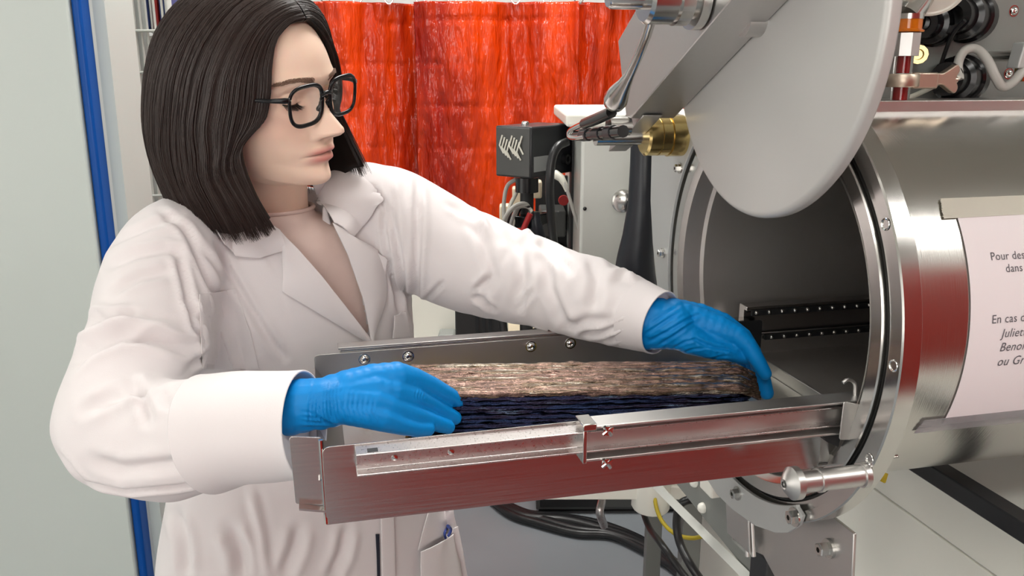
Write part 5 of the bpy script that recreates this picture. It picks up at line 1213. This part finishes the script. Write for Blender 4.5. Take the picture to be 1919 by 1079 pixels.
def cloth_patch(name, ea, eb, m, off, th, parent=None, na=40, nb=14, label=None, bulge=0.0, offb=None, smooth_it=3):
    # cloth piece between two edge lines lying on the coat; off/offb lift at the two edges
    A_, B_ = resamp2(ea, na), resamp2(eb, na); g = []
    for i in range(na):
        rw = []
        for j in range(nb):
            t = j / (nb - 1); q = A_[i].lerp(B_[i], t); o_ = (off + ((offb if offb is not None else off) - off) * t) + bulge * math.sin(math.pi * t)
            p = onC(q.x, q.y, o_); rw.append(p)
        g.append(rw)
    flat = [p for rw in g for p in rw if p is not None]
    dm = np.median([p.y for p in flat])
    for i in range(na):
        for j in range(nb):
            if g[i][j] is None or abs(g[i][j].y - dm) > .16:
                q = A_[i].lerp(B_[i], j / (nb - 1)); nbv = [g[a][b] for a in range(max(0, i - 3), min(na, i + 4)) for b in range(max(0, j - 3), min(nb, j + 4)) if g[a][b] is not None and abs(g[a][b].y - dm) <= .16]
                yy = np.mean([p.y for p in nbv]) if nbv else dm; g[i][j] = P(q.x, q.y, float(yy))
    for _ in range(smooth_it):
        h2 = [[g[i][j].copy() for j in range(nb)] for i in range(na)]
        for i in range(1, na - 1):
            for j in range(1, nb - 1):
                h2[i][j] = (g[i - 1][j] + g[i + 1][j] + g[i][j - 1] + g[i][j + 1]) * .25
        for i in range(na):
            for j in range(nb):
                d = h2[i][j] - g[i][j]; g[i][j] = g[i][j] + d * .6
    mb = MB().add([p for rw in g for p in rw], [(i * nb + j, i * nb + j + 1, (i + 1) * nb + j + 1, (i + 1) * nb + j) for i in range(na - 1) for j in range(nb - 1)])
    b_ = bmesh.new()
    o = obj(name, mb, m, parent or coat, angle=60, fix=True, label=label)
    # face towards the outside
    me = o.data; q = me.polygons[len(me.polygons) // 2]
    if q.normal.dot(Vector((0, 0, CAMZ)) - (q.center + org(o))) < 0: me.flip_normals()
    so = o.modifiers.new('t', 'SOLIDIFY'); so.thickness = th; so.offset = 1
    bv = o.modifiers.new('b', 'BEVEL'); bv.width = th * .4; bv.segments = 2; bv.limit_method = 'ANGLE'
    return o
# lapels and collar
cloth_patch('lapel', [(520, 436), (556, 470), (598, 517), (642, 573), (690, 636)], [(530, 470), (531, 508), (529, 545), (600, 588), (690, 640)], 'coat_cloth', .0075, .0022, nb=16, bulge=.003, offb=.0035)
cloth_patch('lapel', [(619, 424), (646, 478), (674, 560), (690, 634)], [(655, 446), (690, 462), (723, 480), (719, 560), (692, 640)], 'coat_cloth', .0080, .0022, nb=18, bulge=.004, offb=.0035)
cloth_patch('collar', [(440, 400), (480, 418), (505, 428), (522, 438)], [(416, 458), (438, 480), (486, 482), (534, 468)], 'coat_cloth', .009, .0024, nb=14, bulge=.004, offb=.0045)
cloth_patch('collar', [(585, 345), (592, 362), (600, 385), (610, 404), (622, 424)], [(650, 312), (690, 345), (715, 377), (690, 410), (656, 446)], 'coat_cloth', .009, .0024, nb=16, bulge=.005, offb=.005)
cloth_patch('collar', [(400, 372), (420, 388), (440, 400)], [(372, 392), (392, 425), (416, 458)], 'coat_cloth', .008, .0024, nb=10, bulge=.003, offb=.004)
# collar stand round the nape
mb = MB(); na = 40; vs4 = []
for i in range(na + 1):
    an = math.radians(52 + 256 * i / na) ; f_ = Vector((math.sin(TY), -math.cos(TY), 0)); l_ = Vector((math.cos(TY), math.sin(TY), 0)); e_ = math.sin(math.pi * i / na) ** .5
    d_ = f_ * math.cos(an) + l_ * math.sin(an)
    for rr_, hh in ((.070, -.030), (.073, .004 + .022 * e_), (.0775, .008 + .022 * e_), (.088, -.034)):
        vs4.append(NB + d_ * rr_ + Vector((0, 0, hh + .02 * math.sin(an) * rr_)))
mb.add(vs4, [(4 * i + j, 4 * i + (j + 1) % 4, 4 * i + 4 + (j + 1) % 4, 4 * i + 4 + j) for i in range(na) for j in range(4)] + [(0, 1, 2, 3), tuple(4 * na + j for j in (3, 2, 1, 0))])
obj('collar_stand', mb, 'coat_cloth', coat, angle=60, bevel=.002)
# placket edge, pockets, cuffs
cloth_patch('front_opening', [(703, 1000), (705, 1040), (706, 1085)], [(710, 1000), (711, 1040), (712, 1085)], 'trouser', .0012, .0006, na=10, nb=4)
cloth_patch('placket', [(692, 640), (703, 760), (709, 900), (713, 1079)], [(718, 640), (726, 760), (733, 900), (738, 1079)], 'coat_cloth', .0035, .0024, nb=6)
cloth_patch('breast_pocket', [(731, 632), (733, 612), (734, 590)], [(765, 630), (762, 605), (757, 582)], 'coat_cloth', .004, .002, na=12, nb=10)
cloth_patch('hip_pocket', [(776, 1030), (776, 1055), (777, 1090)], [(858, 985), (868, 1030), (878, 1090)], 'coat_cloth', .014, .0025, na=18, nb=18, bulge=.010, offb=.006)
cloth_patch('pocket_lining', [(780, 1030), (790, 990), (800, 955)], [(856, 988), (852, 970), (850, 955)], 'coat_cloth', .003, .0015, na=12, nb=12)
cloth_patch('breast_pocket', [(372, 552), (374, 620), (378, 690)], [(440, 540), (470, 620), (486, 690)], 'coat_cloth', .0010, .0009, na=16, nb=14)
for u, v in ((712, 700), (716, 860)):
    p = onC(u, v, .007)
    if p: obj('button', MB().lathe([(0, 0), (0, .008), (.002, .0085), (.003, .007), (.002, .003), (.002, 0)], p, (Vector((0, 0, CAMZ)) - p).normalized() * .6 + Vector((math.sin(TY), -math.cos(TY), 0)), 18), 'coat_cloth', coat)
def cuff(ch_, s0, s1, dr, label=None, wob=.0015, th=.0022):
    pts, rr_ = resample(ch_, 120); i0, i1 = int(s0 * 119), 119
    seg = pts[i0:i1 + 1]; r_ = [r + dr for r in rr_[i0:i1 + 1]]; d = (seg[-1] - seg[-3]).normalized(); ext = s1
    seg = seg + [seg[-1] + d * ext * .5, seg[-1] + d * ext]; r_ = r_ + [r_[-1], r_[-1]]
    mb = MB(); m2 = MB().tube(seg, r_, 48, caps=False); k = 48; nn = len(seg)
    out = [v + (v - seg[i // k]).normalized() * wob * noise.noise(v * 26) for i, v in enumerate(m2.v)]
    inn = [seg[i // k] + (v - seg[i // k]) * (1 - th / r_[i // k]) for i, v in enumerate(out)]
    N = len(out)
    fs = m2.f + [tuple(N + x for x in f[::-1]) for f in m2.f] + [(j, (j + 1) % k, N + (j + 1) % k, N + j) for j in range(k)] + [((nn - 1) * k + j, (nn - 1) * k + (j + 1) % k, N + (nn - 1) * k + (j + 1) % k, N + (nn - 1) * k + j) for j in range(k)]
    o = obj('cuff', mb.add(out + inn, fs), 'coat_cloth', coat, angle=70, label=label, bevel=.0008); return o
cuff(RARM, .80, .016, .0062, 'wide turned-up sleeve cuff'); cuff(LARM, .93, .010, .0012)
# cut the coat open along the neckline
b = bmesh.new(); b.from_mesh(coat.data); b.faces.ensure_lookup_table(); kill = []
oo = org(coat)
for f in b.faces:
    p = f.calc_center_median() + oo
    if p.y < 1.20 + .05 and p.z > 1.16:
        u, v = pix(p)
        if 460 < u < 700 and 320 < v < 640 and inside(u, v, VPOLY) and f.normal.dot(Vector((0, 0, CAMZ)) - p) > 0: kill.append(f)
bmesh.ops.delete(b, geom=kill, context='FACES'); b.to_mesh(coat.data); b.free()
# shirt under the coat
mb = MB()
rows = [(TORSO[0][0] + Vector((0, 0, .006)), .0565, .0565, .02), (TORSO[0][0] + Vector((0, 0, -.004)), .062, .060, .03)] + [(c + Vector((0, 0, -.010)), a - .012, b_ - .010, tl_) for c, a, b_, tl_ in TORSO[1:9]]
rws = lerp_rows([tuple(c) + (a, b_, tl_) for c, a, b_, tl_ in rows], 50)
rg = [ringpts(Vector(r[:3]), r[3], r[4], TY, 0, 72, r[5], 2.2) for r in rws]
vs3 = [p for r in rg for p in r]; k = 72
obj('t_shirt', mb.add(vs3, [(i * k + j, i * k + (j + 1) % k, (i + 1) * k + (j + 1) % k, (i + 1) * k + j) for i in range(len(rg) - 1) for j in range(k)]), 'shirt_knit', person, angle=180, label='pale pink-beige crew-neck shirt')
shirt = person.children[-1]
obj('neckband', MB().tube([p + Vector((0, 0, .0)) for p in ringpts(rows[0][0], .0570, .0570, TY, 0, 60, .02, 2.1)], .0032, 8, closed=True), 'shirt_knit', shirt, angle=180)
# trousers and shoes under the long coat
for sx in (-1, 1):
    hx = Vector((math.cos(TY), math.sin(TY), 0)) * (.085 * sx); fx = Vector((math.sin(TY), -math.cos(TY), 0)); b0_ = PO + hx
    obj('trouser_leg', MB().tube(spline([b0_ + Vector((0, 0, .90)), b0_ + Vector((0, 0, .50)) + fx * .01, b0_ + Vector((0, 0, .08))], 6), [.088, .087, .085, .08, .076, .072, .068, .066, .064, .062, .06, .058, .056], 24), 'trouser', person, angle=70)
    sb = [(-.045, -.09), (.045, -.09), (.048, .06), (.038, .14), (-.02, .15), (-.044, .07)]
    obj('shoe', MB().prism(round_poly(sb, .03), lambda a, q, t: b0_ + Vector((math.cos(TY), math.sin(TY), 0)) * (a * (1 - .12 * t)) + fx * (q * (1 - .1 * t) + .01) + Vector((0, 0, .085 * t))), 'shoe', person, bevel=.012)
# folded blue-handled item in the pocket
pq_ = [onC(u, v, .010) or P(u, v, 1.1) for u, v in ((826, 1012), (823, 998), (829, 988), (839, 985), (845, 992), (840, 1004))]
tag(obj('scissors_handle', MB().tube(spline(pq_, 5), .0022, 8), 'pen_blue', angle=80), 'small blue loop handle peeking out of the lower coat pocket', 'scissors')
